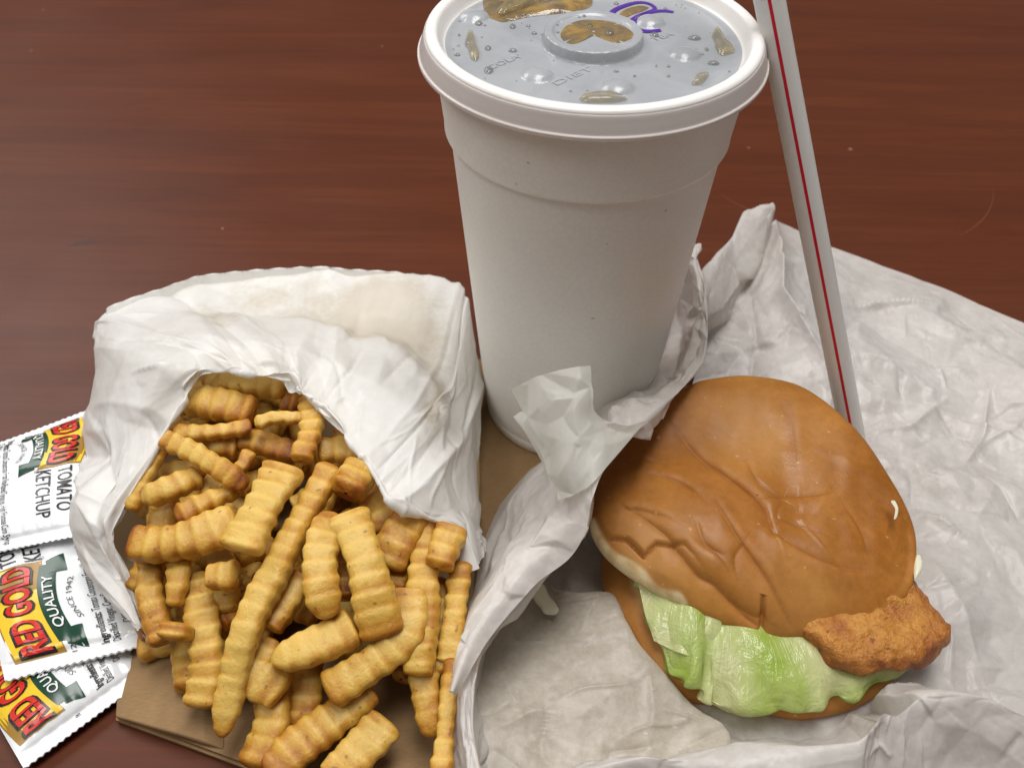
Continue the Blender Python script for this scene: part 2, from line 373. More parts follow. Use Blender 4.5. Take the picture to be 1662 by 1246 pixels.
# ------------------------------------------------------------------ table top
def build_table():
    bm = bmesh.new(); bmesh.ops.create_cube(bm, size=1)
    for v in bm.verts: v.co = Vector((v.co.x * 2.0, v.co.y * 1.3 + .45, (v.co.z - .5) * .03))
    bmesh.ops.bevel(bm, geom=bm.edges[:], offset=.004, segments=3, affect='EDGES')
    me = bpy.data.meshes.new('table_top'); bm.to_mesh(me); bm.free(); me.materials.append(MT['table'])
    o = bpy.data.objects.new('table_top', me); COL.objects.link(o); tag(o, kind='structure')
    # hairline scratches on the varnish
    sm = simple('scratch_mark', srgb(118, 66, 42), .4)
    for L in (((1168, 312), (1185, 325), (1212, 338), (1240, 345)), ((1613, 300), (1610, 330), (1596, 355), (1570, 376), (1545, 386)),
              ((1100, 320), (1112, 325), (1128, 327))):
        c = cr1(np.array([P(a, b, 0.004) for a, b in L]), 24); n = np.cross(np.gradient(c, axis=0), [0, 0, 1]); n /= np.linalg.norm(n, axis=1)[:, None]
        wd = .018 * np.sin(np.linspace(.1, 3.04, 24))[:, None]
        G = np.stack([c - n * wd, c + n * wd], 1); mesh_obj('scratch', G.reshape(-1, 3), grid_faces(24, 2), sm, o)
build_table()
def build_knot():
    t = bpy.data.objects['table_top']; m = simple('dark_grain', srgb(46, 20, 9), .5)
    for L, wd_ in ((((106, 402), (125, 397), (150, 394), (172, 391)), .05), (((118, 396), (140, 391), (160, 389)), .025), (((480, 322), (510, 319), (545, 318)), .012)):
        c = cr1(np.array([P(a, b, 0.004) for a, b in L]), 24); n = np.cross(np.gradient(c, axis=0), [0, 0, 1]); n /= np.linalg.norm(n, axis=1)[:, None]
        wd = wd_ * np.sin(np.linspace(.05, 3.09, 24))[:, None] * (1 + .3 * sines(c, 6, 2))[:, None]
        mesh_obj('grain_mark', np.stack([c - n * wd, c + n * wd], 1).reshape(-1, 3), grid_faces(24, 2), m, t)
build_knot()

# ------------------------------------------------------------------ flat brown paper bag under the food
def build_kraft():
    e = empty('brown_paper_bag', P(600, 1000, 0), 'flat brown kraft paper bag lying under the fries, cup and burger', 'paper bag'); R = Rooted(e)
    a = np.array([(200, 1010), (420, 800), (770, 588), (1120, 588)], float); b = np.array([(188, 1163), (400, 1241), (640, 1329), (960, 1447)], float)
    c = [a * (1 - t) + b * t for t in (0, .33, .67, 1)]
    def lay(z, dy, nm, seed):
        G = spline_grid([[P(x, y + dy, z) for x, y in r] for r in c], 90, 110)
        h = facets(G[..., :2], 3.0, seed) * .015 + facets(G[..., :2], 1.1, seed + 1) * .008 + creases(G, [(((292, 1040), (312, 1110), (334, 1200)), .06, .05), (((200, 1110), (260, 1130), (318, 1150)), .03, .05), (((700, 720), (760, 780), (800, 860)), .03, .06)], .35)
        G[..., 2] += h
        n, m = G.shape[:2]
        B = G.copy(); B[..., 2] = np.maximum(G[..., 2] - .10, .004)
        V = np.concatenate([G.reshape(-1, 3), B.reshape(-1, 3)]); o = n * m
        F = grid_faces(n, m)
        rim = [i * m for i in range(n)] + [(n - 1) * m + j for j in range(1, m)] + [i * m + m - 1 for i in range(n - 2, -1, -1)] + [j for j in range(m - 2, 0, -1)]
        rv = V[rim]; rl = rv.copy(); rl[:, 2] = np.maximum(rl[:, 2] - .12, .003); q = len(rim); V = np.concatenate([V[:o], rv, rl])
        F = F + [(o + a, o + (a + 1) % q, o + q + (a + 1) % q, o + q + a) for a in range(q)]
        R.add(nm, V, F, MT['kraft'])
    lay(.19, 5, 'bottom_layer', 3); lay(.34, -3, 'top_layer', 8)
    A = spline_grid([PP([(222, 1040, .50), (285, 1035, .72), (318, 1040, .66), (345, 1045, .37)]), PP([(205, 1100, .50), (288, 1105, .78), (332, 1112, .70), (362, 1120, .37)]),
                     PP([(190, 1160, .46), (280, 1186, .66), (330, 1200, .60), (362, 1209, .37)]), PP([(191, 1166, .36), (280, 1193, .37), (330, 1208, .37), (360, 1214, .36)])], 60, 60, .7)
    A += grid_normals(A) * (facets(A[..., :2], 1.0, 5) * .02 * np.sign(grid_normals(A)[30, 30, 2]))[..., None]
    R.add('folded_corner', A, grid_faces(60, 60), MT['kraft'])
build_kraft()

# ------------------------------------------------------------------ foam cup with lid
CX, CY = 2.16, 26.53
def build_cup():
    e = empty('foam_cup', (CX, CY, .3), 'tall white foam cup of soda with a plastic lid, standing behind the burger', 'cup'); R = Rooted(e)
    zb = .36
    prof = [(2.7, zb + .12), (2.85, zb), (3.06, zb), (3.13, zb + .06), (3.17, zb + .45), (3.155, zb + .52), (3.165, zb + .6)]
    z = np.linspace(zb + .7, 12.30, 26); prof += [(3.13 + (4.19 - 3.13) * (q - zb) / (12.4 - zb) + .02 * 0, q) for q in z]
    prof += [(4.195, 12.36), (4.26, 12.375), (4.33, 12.40), (4.352, 12.45), (4.357, 12.54)]
    prof += [(4.34 + (4.58 - 4.34) * (q - 12.56) / 2.2, q) for q in np.linspace(12.7, 14.78, 8)]
    prof += [(4.62, 14.85), (4.70, 14.95), (4.70, 15.05), (4.55, 15.1), (4.40, 15.05), (4.38, 14.9), (4.1, 12.3), (3.0, zb + .5), (0.02, zb + .45)]
    V, F = lathe(prof, CX, CY, 160); V += 0
    R.add('cup_body', V, F, MT['foam'])
    V, F = lathe([(0.01, 14.55), (2, 14.55), (4.36, 14.56)], CX, CY, 64); R.add('cola', V, F, MT['cola'])
    # ---- lid: snap-on rim and skirt
    lid = empty('lid', (0, 0, 0), None, None); lid.parent = e
    lid.location = (0, 0, 0)
    def add(name, V, F, mat, **k):
        o = mesh_obj(name, np.asarray(V, float).reshape(-1, 3) - R.l, F, mat, lid, **k); return o
    V, F = lathe(round_prof([(4.20, 15.00), (4.30, 15.05), (4.39, 15.24), (4.46, 15.40), (4.55, 15.455), (4.66, 15.46), (4.76, 15.42), (4.81, 15.35), (4.80, 15.28)], 4), CX, CY, 192); add('lid_rim', V, F, MT['skirt'])
    V, F = lathe(round_prof([(4.79, 15.33), (4.84, 15.30), (4.90, 15.12), (4.95, 14.96), (4.985, 14.84), (5.02, 14.825), (5.045, 14.79), (5.03, 14.75), (5.04, 14.72), (5.0, 14.69), (4.95, 14.74), (4.90, 14.95), (4.78, 15.26)], 4), CX, CY, 192); add('lid_skirt', V, F, MT['skirt2'])
    # ---- lid: disc with button, domes and cross cut
    nr, nt = 130, 260
    r = np.linspace(0.001, 4.24, nr)[:, None]; t = np.linspace(0, 2 * np.pi, nt, endpoint=False)[None]
    X = r * np.cos(t); Y = r * np.sin(t); Z = 15.0 + 0 * X
    Z += .035 * sstep(4.0, 4.24, r) 
    br = 1.40
    Z += .33 * (1 - sstep(br, br + .07, r)) - .05 * (1 - sstep(br - .30, br - .2, r)) * 1
    Z += .012 * np.sin(t * 28) * gauss(r - br - .03, .06)
    ang = math.radians(38)
    for a in (ang, ang + math.radians(104)):
        d = np.abs(-X * math.sin(a) + Y * math.cos(a)); Z += .028 * gauss(d, .035) * (r < br - .28)
    domes = [P(a, b, 15.05)[:2] - [CX, CY] for a, b in ((872, 120), (1003, 140), (1112, 86), (1056, 34), (770, 25), (900, -35))]
    for dx, dy in domes:
        q = np.sqrt((X - dx) ** 2 + (Y - dy) ** 2) / .45
        Z += np.where(q < 1, .17 * np.sqrt(np.clip(1 - q ** 2, 0, 1)) ** 1.3, 0)
    Z += .006 * sines(np.stack([X, Y], -1), 1.6, 4)
    add('lid_disc', np.stack([X + CX, Y + CY, Z], -1), grid_faces(nr, nt, closed_v=True), MT['lid'])
    # embossed words beside the domes
    for txt, a, b, rz in (('COLA', (797, 112), (846, 92), 0), ('DIET', (905, 138), (965, 112), 0), ('TEA', (1062, 66), (1096, 56), 0)):
        A, B = P(*a, 15.03), P(*b, 15.03); d = B - A; L = np.linalg.norm(d); u = d / L; vv = np.array([-u[1], u[0], 0])
        tv, tf = text_mesh(txt, .0)
        w_ = tv[:, 0].max(); V = A + np.outer(tv[:, 0] / w_ * L, u) + np.outer(tv[:, 1] * .34, vv); V[:, 2] = 15.025
        n = len(V); V2 = V.copy(); V2[:, 2] -= .03
        add('embossed_word', np.concatenate([V, V2]), tf, MT['lid'], smooth=False)
    # purple marker scribble
    for L in (((990, 28), (996, 18), (1012, 10), (1035, 4), (1053, 6), (1063, 14), (1050, 20), (1036, 26), (1020, 36), (1003, 37), (990, 28)),
              ((1093, 20), (1080, 18), (1062, 19), (1045, 24), (1032, 31), (1030, 40), (1038, 48), (1052, 51), (1072, 49))):
        c = cr1(np.array([P(a, b, 15.02) for a, b in L]), 60); n = np.cross(np.gradient(c, axis=0), [0, 0, 1]); n /= np.linalg.norm(n, axis=1)[:, None]
        wd = (.085 + .02 * np.sin(np.linspace(0, 9, 60)))[:, None]
        G = np.stack([c - n * wd, c - n * wd * .5 + [0, 0, .012], c + n * wd * .5 + [0, 0, .012], c + n * wd], 1)
        loc = G[..., :2] - [CX, CY]; 
        for dx, dy in domes:
            q = np.linalg.norm(loc - [dx, dy], axis=-1) / .45; G[..., 2] += np.where(q < 1, .17 * np.sqrt(np.clip(1 - q ** 2, 0, 1)) ** 1.3, 0)
        add('marker_scribble', G.reshape(-1, 3), grid_faces(60, 4), MT['purple'])
def text_mesh(txt, offset=0.0, spacing=1.0, shear=0.0):
    cu = bpy.data.curves.new('lettering', 'FONT'); cu.body = txt; cu.size = 1; cu.offset = offset; cu.space_character = spacing; cu.shear = shear
    cu.resolution_u = 3; cu.fill_mode = 'FRONT'
    o = bpy.data.objects.new('lettering', cu); COL.objects.link(o)
    dg = bpy.context.evaluated_depsgraph_get(); me = bpy.data.meshes.new_from_object(o.evaluated_get(dg))
    bm = bmesh.new(); bm.from_mesh(me); bmesh.ops.triangulate(bm, faces=bm.faces[:])
    for _ in range(3):
        es = [x for x in bm.edges if x.calc_length() > .28]
        if not es: break
        bmesh.ops.subdivide_edges(bm, edges=es, cuts=1); bmesh.ops.triangulate(bm, faces=bm.faces[:])
    bm.verts.index_update()
    V = np.array([tuple(v.co) for v in bm.verts]); F = [tuple(v.index for v in f.verts) for f in bm.faces]
    bm.free(); bpy.data.objects.remove(o); bpy.data.curves.remove(cu); bpy.data.meshes.remove(me)
    V[:, 0] -= V[:, 0].min(); return V, F
build_cup()

# liquid standing on the lid, ice showing through, drops
def blob(name, pts, z, h, mat, label, cat, group=None, n=60, rings=10, jag=.0, seed=1, parent=None):
    O = cr1(np.array([P(a, b, z)[:2] for a, b in pts]), n, closed=True); c = O.mean(0)
    if jag: 
        t = np.linspace(0, 2 * np.pi, n, endpoint=False); O = c + (O - c) * (1 + jag * sines(np.stack([np.cos(t), np.sin(t)], -1), 6, seed))[:, None]
    rr = np.linspace(1, .0, rings); V = []
    for q in rr: 
        p = c + (O - c) * q; V.append(np.concatenate([p, np.full((n, 1), z + h * (1 - q ** 4) ** .5)], 1))
    V = np.array(V); V[..., 2] += (h * .15) * sines(V[..., :2], 5, seed) * (rr < .95)[:, None]
    base = V[0].mean(0); base[2] = z
    o = mesh_obj(name, V.reshape(-1, 3) - base, grid_faces(rings, n, closed_v=True), mat); o.location = base * CM
    return tag(o, label, cat, group)
blob('soda_puddle', ((782, -30), (782, 5), (788, 22), (804, 34), (822, 36), (852, 29), (880, 25), (915, 21), (955, 12), (956, -10), (920, -45), (850, -50)), 15.02, .10, MT['soda'],
     'amber puddle of spilled soda on the lid at the far side', 'puddle', jag=.02)
blob('soda_puddle', ((908, 55), (920, 42), (950, 33), (985, 34), (1012, 42), (1025, 54), (1028, 62), (1005, 70), (985, 66), (962, 58), (948, 66), (930, 72), (914, 66)), 15.285, .03, MT['soda'],
     'thin amber soda film inside the round lid button', 'puddle', jag=.03, seed=3)
blob('soda_puddle', ((1002, 27), (1015, 15), (1038, 9), (1053, 12), (1045, 18), (1025, 25), (1008, 33)), 15.015, .02, MT['soda'], 'small soda puddle ringed by the purple marker loop on the lid', 'puddle', seed=5)
for i, (pts, lab) in enumerate(((((760, 52), (768, 55), (774, 75), (778, 95), (766, 97), (760, 80), (754, 72)), 'narrow ice chip at the left edge of the cup lid'),
        (((1162, 45), (1168, 50), (1176, 64), (1191, 78), (1190, 86), (1168, 88), (1160, 70), (1155, 56)), 'wedge-shaped amber ice chip at the right edge of the cup lid'),
        (((940, 158), (960, 153), (1000, 152), (1016, 160), (1000, 166), (950, 166)), 'long flat ice chip at the near edge of the cup lid'),
        (((1122, 134), (1138, 121), (1150, 122), (1142, 134), (1130, 138)), 'small square ice chip near the lid rim below the wedge-shaped chip'),
        (((810, 12), (830, 2), (870, 0), (862, 10), (830, 20), (812, 24)), 'ice chip inside the amber puddle on the lid'))):
    blob('ice_chip', pts, 15.03 + (.09 if i == 4 else 0), .12, MT['ice'], lab, 'ice', 'ice chips on the lid', n=36, rings=8, jag=.05, seed=i)
def build_drops():
    r = np.random.RandomState(5); V = []; F = []
    sp = [(777, 38, .14), (832, 43, .13), (742, 89, .09), (793, 114, .17), (792, 78, .12), (832, 82, .12), (857, 42, .07), (867, 54, .09), (1158, 103, .15), (1147, 80, .08), (1127, 62, .17), (1062, 57, .14),
          (1085, 123, .06), (1140, 88, .05), (890, 42, .08), (1000, 116, .07), (745, 57, .06), (744, 74, .05), (1000, 6, .10), (840, 90, .04), (948, 26, .07), (958, 42, .12), (990, 54, .15), (1085, 107, .06), (905, 52, .05), (1080, 14, .07), (880, 56, .05)]
    for _ in range(45): sp.append((r.uniform(735, 1200), r.uniform(5, 150), r.uniform(.02, .05)))
    for x, y, s in sp:
        inb = ((x - 965) / 82) ** 2 + ((y - 62) / 46) ** 2 < 1
        c = P(x, y, 15.30 if inb else 15.02)
        if np.hypot(c[0] - CX, c[1] - CY) > 4.1: continue
        a = r.uniform(.7, 1.2); o = len(V); n = 12
        for k, (q, h) in enumerate(((1, 0), (.9, .35), (.6, .75), (.25, .95))):
            for j in range(n):
                t = j / n * 6.283; V.append(c + [q * s * math.cos(t) * a, q * s * math.sin(t) / a, h * s * .45])
            if k:
                for j in range(n): F.append((o + (k - 1) * n + j, o + (k - 1) * n + (j + 1) % n, o + k * n + (j + 1) % n, o + k * n + j))
        F.append(tuple(o + 3 * n + j for j in range(n)))
    o = mesh_obj('soda_droplets', V, F, MT['drop']); tag(o, 'scattered droplets of soda on the cup lid', 'droplets', kind='stuff')
build_drops()

# ------------------------------------------------------------------ drinking straw
def build_straw():
    A, B = P(1391, 745, .9), P(1264, 80, 15.0)
    ax = (B - A) / np.linalg.norm(B - A); A = A; T = A + ax * 21.0
    e = empty('drinking_straw', A, 'long white straw with a red stripe leaning against the cup rim behind the burger', 'straw'); R = Rooted(e)
    s1 = np.cross(ax, [0, 0, 1]); s1 /= np.linalg.norm(s1); s2 = np.cross(s1, ax)
    toc = np.array([0, 0, CAMH]) - (A + B) / 2; th0 = math.atan2(toc @ s2, toc @ s1)
    def tube(r, t0, t1, n, ln=40, s0=0, closed=False):
        t = np.linspace(t0, t1, n, endpoint=not closed); L = np.linspace(s0, 21, ln)
        return A + L[:, None, None] * ax + r * (np.cos(t)[None, :, None] * s1 + np.sin(t)[None, :, None] * s2)
    G = tube(.43, 0, 6.28318, 40, closed=True); H = tube(.405, 0, 6.28318, 40, closed=True)[::-1]
    G = np.concatenate([G, H, G[:1]]); R.add('straw_tube', G, grid_faces(len(G), 40, closed_v=True), MT['straw'])
    S = tube(.4325, th0 - .10, th0 + .115, 6, 2); R.add('stripe', S, grid_faces(2, 6), MT['stripe'])
    S = tube(.4325, th0 + 2.0, th0 + 2.2, 6, 2); R.add('stripe', S, grid_faces(2, 6), MT['stripe'])
build_straw()

# ------------------------------------------------------------------ burger wrapper: one crumpled sheet seen as floor, walls and flaps
def build_wrapper():
    e = empty('burger_wrapper', P(1250, 950, .4), 'large crumpled sheet of white waxed paper spread under and around the burger', 'wrapper'); R = Rooted(e)
    rows = [[(1142, 545, 1.0), (1205, 440, 1.5), (1258, 365, 1.4), (1350, 402, .5), (1500, 457, .45), (1662, 524, .6), (1860, 606, .6)],
            [(1112, 650, .7), (1190, 560, 1.0), (1290, 530, 1.4), (1420, 560, .9), (1570, 590, 1.0), (1740, 640, .8), (1950, 700, .8)],
            [(1020, 770, .5), (1170, 700, .6), (1330, 690, .7), (1480, 700, 1.0), (1620, 720, .8), (1790, 740, .9), (2000, 800, .8)],
            [(900, 900, .55), (1080, 880, .45), (1260, 860, .45), (1500, 860, .6), (1640, 870, 1.0), (1820, 880, .9), (2050, 900, .8)],
            [(815, 1050, .8), (1000, 1040, .5), (1200, 1050, .45), (1400, 1060, .5), (1600, 1050, .6), (1850, 1030, .8), (2100, 1020, .9)],
            [(775, 1250, .9), (980, 1230, .6), (1200, 1220, .5), (1420, 1200, .5), (1620, 1200, .7), (1880, 1180, .9), (2150, 1160, .9)],
            [(775, 1500, .9), (980, 1500, .7), (1200, 1500, .6), (1420, 1500, .7), (1620, 1500, .7), (1880, 1500, .9), (2150, 1500, .9)]]
    G = spline_grid([PP(r) for r in rows], 360, 420)
    n, m = G.shape[:2]; XY = G[..., :2]
    u = np.linspace(0, 1, n)[:, None]; v = np.linspace(0, 1, m)[None]
    fade = sstep(0, .10, u) * .85 + .15
    bp = P(1240, 900, .5)[:2]; rb = np.linalg.norm(XY - bp, axis=-1); under = .25 + .75 * sstep(3.0, 6.0, rb)
    h = (facets(XY, 3.2, 11) * .50 + facets(XY, 1.6, 12) * .30 + facets(XY, .8, 13) * .09 + facets(XY, .38, 14) * .02 + crease_net(XY, 260, 15, .10, .05, 1.8)) * fade * under
    h += creases(G, [(((1250, 350), (1257, 430), (1257, 520), (1309, 588), (1345, 620)), .9, .30), (((1365, 500), (1420, 492), (1540, 495)), .35, .12), (((1210, 480), (1225, 560), (1215, 640)), -.3, .3),
                     (((1330, 585), (1345, 610), (1348, 680)), .4, .2), (((1380, 590), (1430, 600), (1470, 620)), .35, .2), (((1400, 700), (1480, 690), (1540, 640)), .25, .15),
                     (((1500, 650), (1560, 690), (1600, 700)), -.4, .4), (((1490, 830), (1530, 850), (1570, 880)), .35, .2), (((1500, 900), (1560, 1000), (1600, 1100)), .3, .5), (((1560, 760), (1600, 700), (1610, 600)), .3, .15)])
    G[..., 2] = np.maximum(G[..., 2] + h, np.where(XY[..., 1] < 22, .46, .06) + .02 * sines(XY, 2, 9))
    # ragged saw-cut back edge
    jag = np.where(np.arange(m) % 2 == 0, .03, 0); G[0, :, 1] += jag
    gr = .95 * gauss(np.linalg.norm((XY - P(1150, 1010, .5)[:2]) * [.8, 1], axis=-1), 4.6) + .5 * gauss(np.linalg.norm(XY - P(1480, 780, .5)[:2], axis=-1), 2.5)
    R.add('sheet_floor', G, grid_faces(n, m), MT['wrap'], attrs=dict(grease=gr))
    # left wall: foot outside, rim leaning over the bun, lining down inside
    rim = [(1130, 410, 4.4), (1146, 470, 4.6), (1149, 540, 4.9), (1141, 589, 5.2), (1101, 637, 5.7), (1050, 681, 6.3), (983, 757, 6.8), (961, 810, 6.5), (949, 870, 5.6), (872, 944, 4.5), (789, 1040, 3.9), (770, 1110, 3.5), (768, 1180, 3.3), (785, 1275, 3.1), (800, 1400, 3.0)]
    foot = [(1127, 412, 3.9), (1110, 465, 2.2), (1090, 512, .9), (1076, 563, .6), (1058, 612, .5), (985, 668, .5), (900, 735, .6), (860, 762, .6), (812, 818, .6), (783, 885, .8), (766, 975, 1.0), (737, 1090, 1.2), (729, 1180, 1.4), (736, 1270, 1.5), (745, 1400, 1.5)]
    rim, foot = PP(rim), PP(foot)
    mid1 = foot * .68 + rim * .32 + [0, 0, .25]; mid2 = foot * .3 + rim * .7 + [-.15, -.1, .5]
    k = len(rim)
    inn = rim + np.array([.05, .75, -.6]); dz_ = np.maximum(rim[:, 2] - .6, .5); inn2 = rim + np.stack([.12 * dz_, 1.12 * dz_, -dz_], -1)
    W = np.stack([foot, mid1, mid2, rim, inn, inn2], 0)
    # sharp rim: sample the two faces apart
    A = spline_grid(W[:4], 90, 420, .6); B = spline_grid(W[3:], 50, 420, .92)
    G = np.concatenate([A, B[1:]], 0); n, m = G.shape[:2]
    N = grid_normals(G); L = np.stack(np.broadcast_arrays(np.linspace(0, 9, n)[:, None], np.cumsum(np.linalg.norm(np.diff(G[60], axis=0, prepend=G[60][:1]), axis=-1))[None]), -1)
    edge = np.minimum(np.linspace(0, 1, n)[:, None] * 6, 1) * (.12 + .88 * np.minimum(np.abs(np.arange(n) - 89)[:, None] / 14, 1))
    h = (facets(L, 2.8, 21) * .50 + facets(L, 1.3, 22) * .22 + facets(L, .6, 23) * .05 + crease_net(L, 60, 24, .11, .05, 1.6)) * edge
    G = G + N * h[..., None]; G[..., 2] = np.maximum(G[..., 2], .3)
    R.add('left_wall', G, grid_faces(n, m), MT['wrap'])
    # folded bright band along the lower rim
    a = PP([(956, 856, 6.0), (925, 905, 5.3), (872, 946, 4.75), (830, 992, 4.4), (789, 1042, 4.1), (764, 1085, 3.9), (735, 1132, 3.6)])
    b = PP([(884, 862, 5.6), (858, 888, 5.1), (826, 918, 4.7), (785, 975, 4.3), (750, 1030, 4.0), (742, 1066, 3.8), (733, 1128, 3.6)])
    G = spline_grid(np.stack([b, (a + b) / 2 + [0, 0, .28], a], 0), 40, 140); N = grid_normals(G)
    L = np.stack([np.broadcast_to(np.linspace(0, 1.5, 40)[:, None], (40, 140)), np.broadcast_to(np.linspace(0, 8, 140)[None], (40, 140))], -1)
    G += N * (facets(L, .9, 31) * .10)[..., None]; R.add('rim_fold', G, grid_faces(40, 140), MT['wrap'])
    # thin flap standing in front of the cup
    G = spline_grid([PP([(832, 632, 7.5), (868, 612, 8.1), (915, 600, 8.4), (959, 592, 8.5)]), PP([(852, 690, 6.9), (886, 665, 7.6), (930, 640, 8.1), (963, 632, 8.1)]),
                     PP([(877, 741, 6.4), (905, 712, 7.2), (940, 686, 7.6), (968, 668, 7.6)]), PP([(892, 778, 6.0), (920, 758, 6.8), (965, 722, 7.2), (1010, 690, 7.0)]), PP([(905, 812, 5.7), (935, 800, 6.4), (978, 766, 6.9), (1052, 682, 6.35)])], 90, 80)
    L = np.stack(np.broadcast_arrays(np.linspace(0, 5, 90)[:, None], np.linspace(0, 4, 80)[None]), -1)
    G += grid_normals(G) * ((facets(L, 1.3, 41) * .14 + facets(L, .6, 42) * .04))[..., None]
    R.add('upright_flap', G, grid_faces(90, 80), MT['flap'])
    G = spline_grid([PP([(833, 676, 5.9), (850, 668, 6.1), (872, 690, 6.3)]), PP([(855, 706, 5.7), (866, 712, 5.9), (882, 735, 6.1)]), PP([(888, 765, 5.4), (896, 775, 5.6), (905, 800, 5.7)])], 24, 16)
    R.add('upright_flap', G, grid_faces(24, 16), MT['flap'])
    # twisted corner strip rising at the back
    up = PP([(1128, 474, 3.6), (1142, 443, 3.6), (1165, 418, 3.4), (1188, 385, 3.0), (1207, 344, 3.0), (1230, 336, 2.9), (1253, 330, 2.8)])
    lo = PP([(1142, 514, 2.9), (1160, 506, 2.8), (1180, 494, 2.5), (1199, 468, 2.2), (1232, 427, 2.0), (1246, 390, 2.1), (1257, 358, 2.2)])
    back = lo + [.3, .6, -1.3]; back[:, 2] = np.maximum(back[:, 2], .5)
    G = spline_grid(np.stack([up + [0, .25, -1.2], up, up * .5 + lo * .5 + [0, 0, .22], lo, back], 0), 80, 120, .6); N = grid_normals(G)
    L = np.stack(np.broadcast_arrays(np.linspace(0, 4, 80)[:, None], np.linspace(0, 6, 120)[None]), -1)
    G += N * (facets(L, 1.2, 51) * .18 + facets(L, .5, 52) * .06)[..., None]; R.add('corner_strip', G, grid_faces(80, 120), MT['wrap'])
    # inner fold lying over the floor at the left
    E = [(900, 962, 1.2), (950, 968, 1.2), (989, 966, 1.3), (1014, 1015, 1.5), (1032, 1047, 1.5), (1079, 1101, 1.4), (1115, 1138, 1.3), (1169, 1174, 1.2), (1180, 1213, 1.1), (1190, 1290, 1.1)]
    Lf = [(875, 925, 1.2), (845, 950, 1.3), (810, 985, 1.4), (775, 1025, 1.4), (752, 1080, 1.5), (744, 1130, 1.6), (742, 1170, 1.6), (745, 1200, 1.6), (748, 1250, 1.6), (750, 1320, 1.6)]
    E, Lf = PP(E), PP(Lf); M1 = E * .35 + Lf * .65 - [0, 0, .15]; M2 = E * .75 + Lf * .25 + [0, 0, .05]
    G = spline_grid(np.stack([Lf, M1, M2, E, E + [.12, .05, -.5]], 0), 130, 200)
    h = facets(G[..., :2], 2.6, 61) * .28 + facets(G[..., :2], 1.1, 62) * .12 + facets(G[..., :2], .5, 63) * .03 + crease_net(G[..., :2], 26, 64, .08, .04, 1.6) + creases(G, [(((797, 1195), (835, 1180), (866, 1167), (902, 1161)), .25, .25), (((1050, 1090), (1060, 1160), (1050, 1230)), .15, .2)], 1.2)
    G[..., 2] = np.maximum(G[..., 2] + h * sstep(0, .2, np.linspace(0, 1, 130))[:, None], .75); R.add('inner_fold', G, grid_faces(130, 200), MT['wrap_g'])
    # rim curling up along the near side
    rl = PP([(900, 1262, 2.2), (963, 1246, 2.4), (1043, 1228, 2.6), (1110, 1233, 2.5), (1184, 1230, 2.7), (1300, 1216, 2.9), (1390, 1204, 3.0), (1415, 1180, 3.2), (1434, 1156, 3.4), (1452, 1162, 3.3), (1470, 1150, 3.4), (1494, 1131, 3.5), (1542, 1124, 3.6), (1600, 1131, 3.5), (1662, 1160, 3.4), (1760, 1200, 3.2)])
    G = spline_grid(np.stack([rl + [0, 1.3, -2.4], rl + [0, .35, -.8], rl, rl + [0, -.5, -.5], rl + [0, -1.3, -1.5], rl + [0, -2.6, -2.4]], 0), 110, 320, .4); N = grid_normals(G)
    G[..., 2] = np.maximum(G[..., 2], .25)
    L = np.stack(np.broadcast_arrays(np.linspace(0, 5, 110)[:, None], np.linspace(0, 16, 320)[None]), -1)
    ed = .25 + .75 * np.minimum(np.abs(np.arange(110) - 44)[:, None] / 12, 1)
    G += N * ((facets(L, 1.8, 71) * .34 + facets(L, .8, 72) * .09 + crease_net(L, 60, 73, .10, .05, 1.4)) * ed)[..., None]; R.add('near_rim', G, grid_faces(110, 320), MT['wrap'])
    # grease beads caught in the fold
    r = np.random.RandomState(3); V = []; F = []
    for x, y, s in [(998, 1008, .10), (998, 1030, .08), (969, 1060, .07), (994, 1080, .06), (1060, 1118, .09), (1096, 1180, .10), (1048, 1190, .10), (1055, 1215, .09), (1105, 1215, .12), (1124, 1222, .10), (1033, 1120, .05), (1120, 1155, .06)]:
        c = P(x, y, 1.62); o = len(V)
        for kk, (q, hh) in enumerate(((1, -.6), (.9, .3), (.5, .7))):
            for j in range(10): t = j * .6283; V.append(c + [q * s * math.cos(t), q * s * .6 * math.sin(t), hh * s * .6])
            if kk:
                for j in range(10): F.append((o + (kk - 1) * 10 + j, o + (kk - 1) * 10 + (j + 1) % 10, o + kk * 10 + (j + 1) % 10, o + kk * 10 + j))
        F.append(tuple(o + 20 + j for j in range(10)))
    tag(mesh_obj('grease_beads', V, F, MT['grease']), 'clear beads of grease on the wrapper fold beside the burger', 'grease', kind='stuff')
build_wrapper()
blob('mayonnaise_dab', ((862, 962), (872, 948), (884, 950), (892, 968), (906, 985), (904, 995), (886, 996), (876, 984), (868, 976)), 1.75, .18, MT['mayo'], 'pale dab of mayonnaise on the wrapper left of the burger', 'mayonnaise', jag=.04)

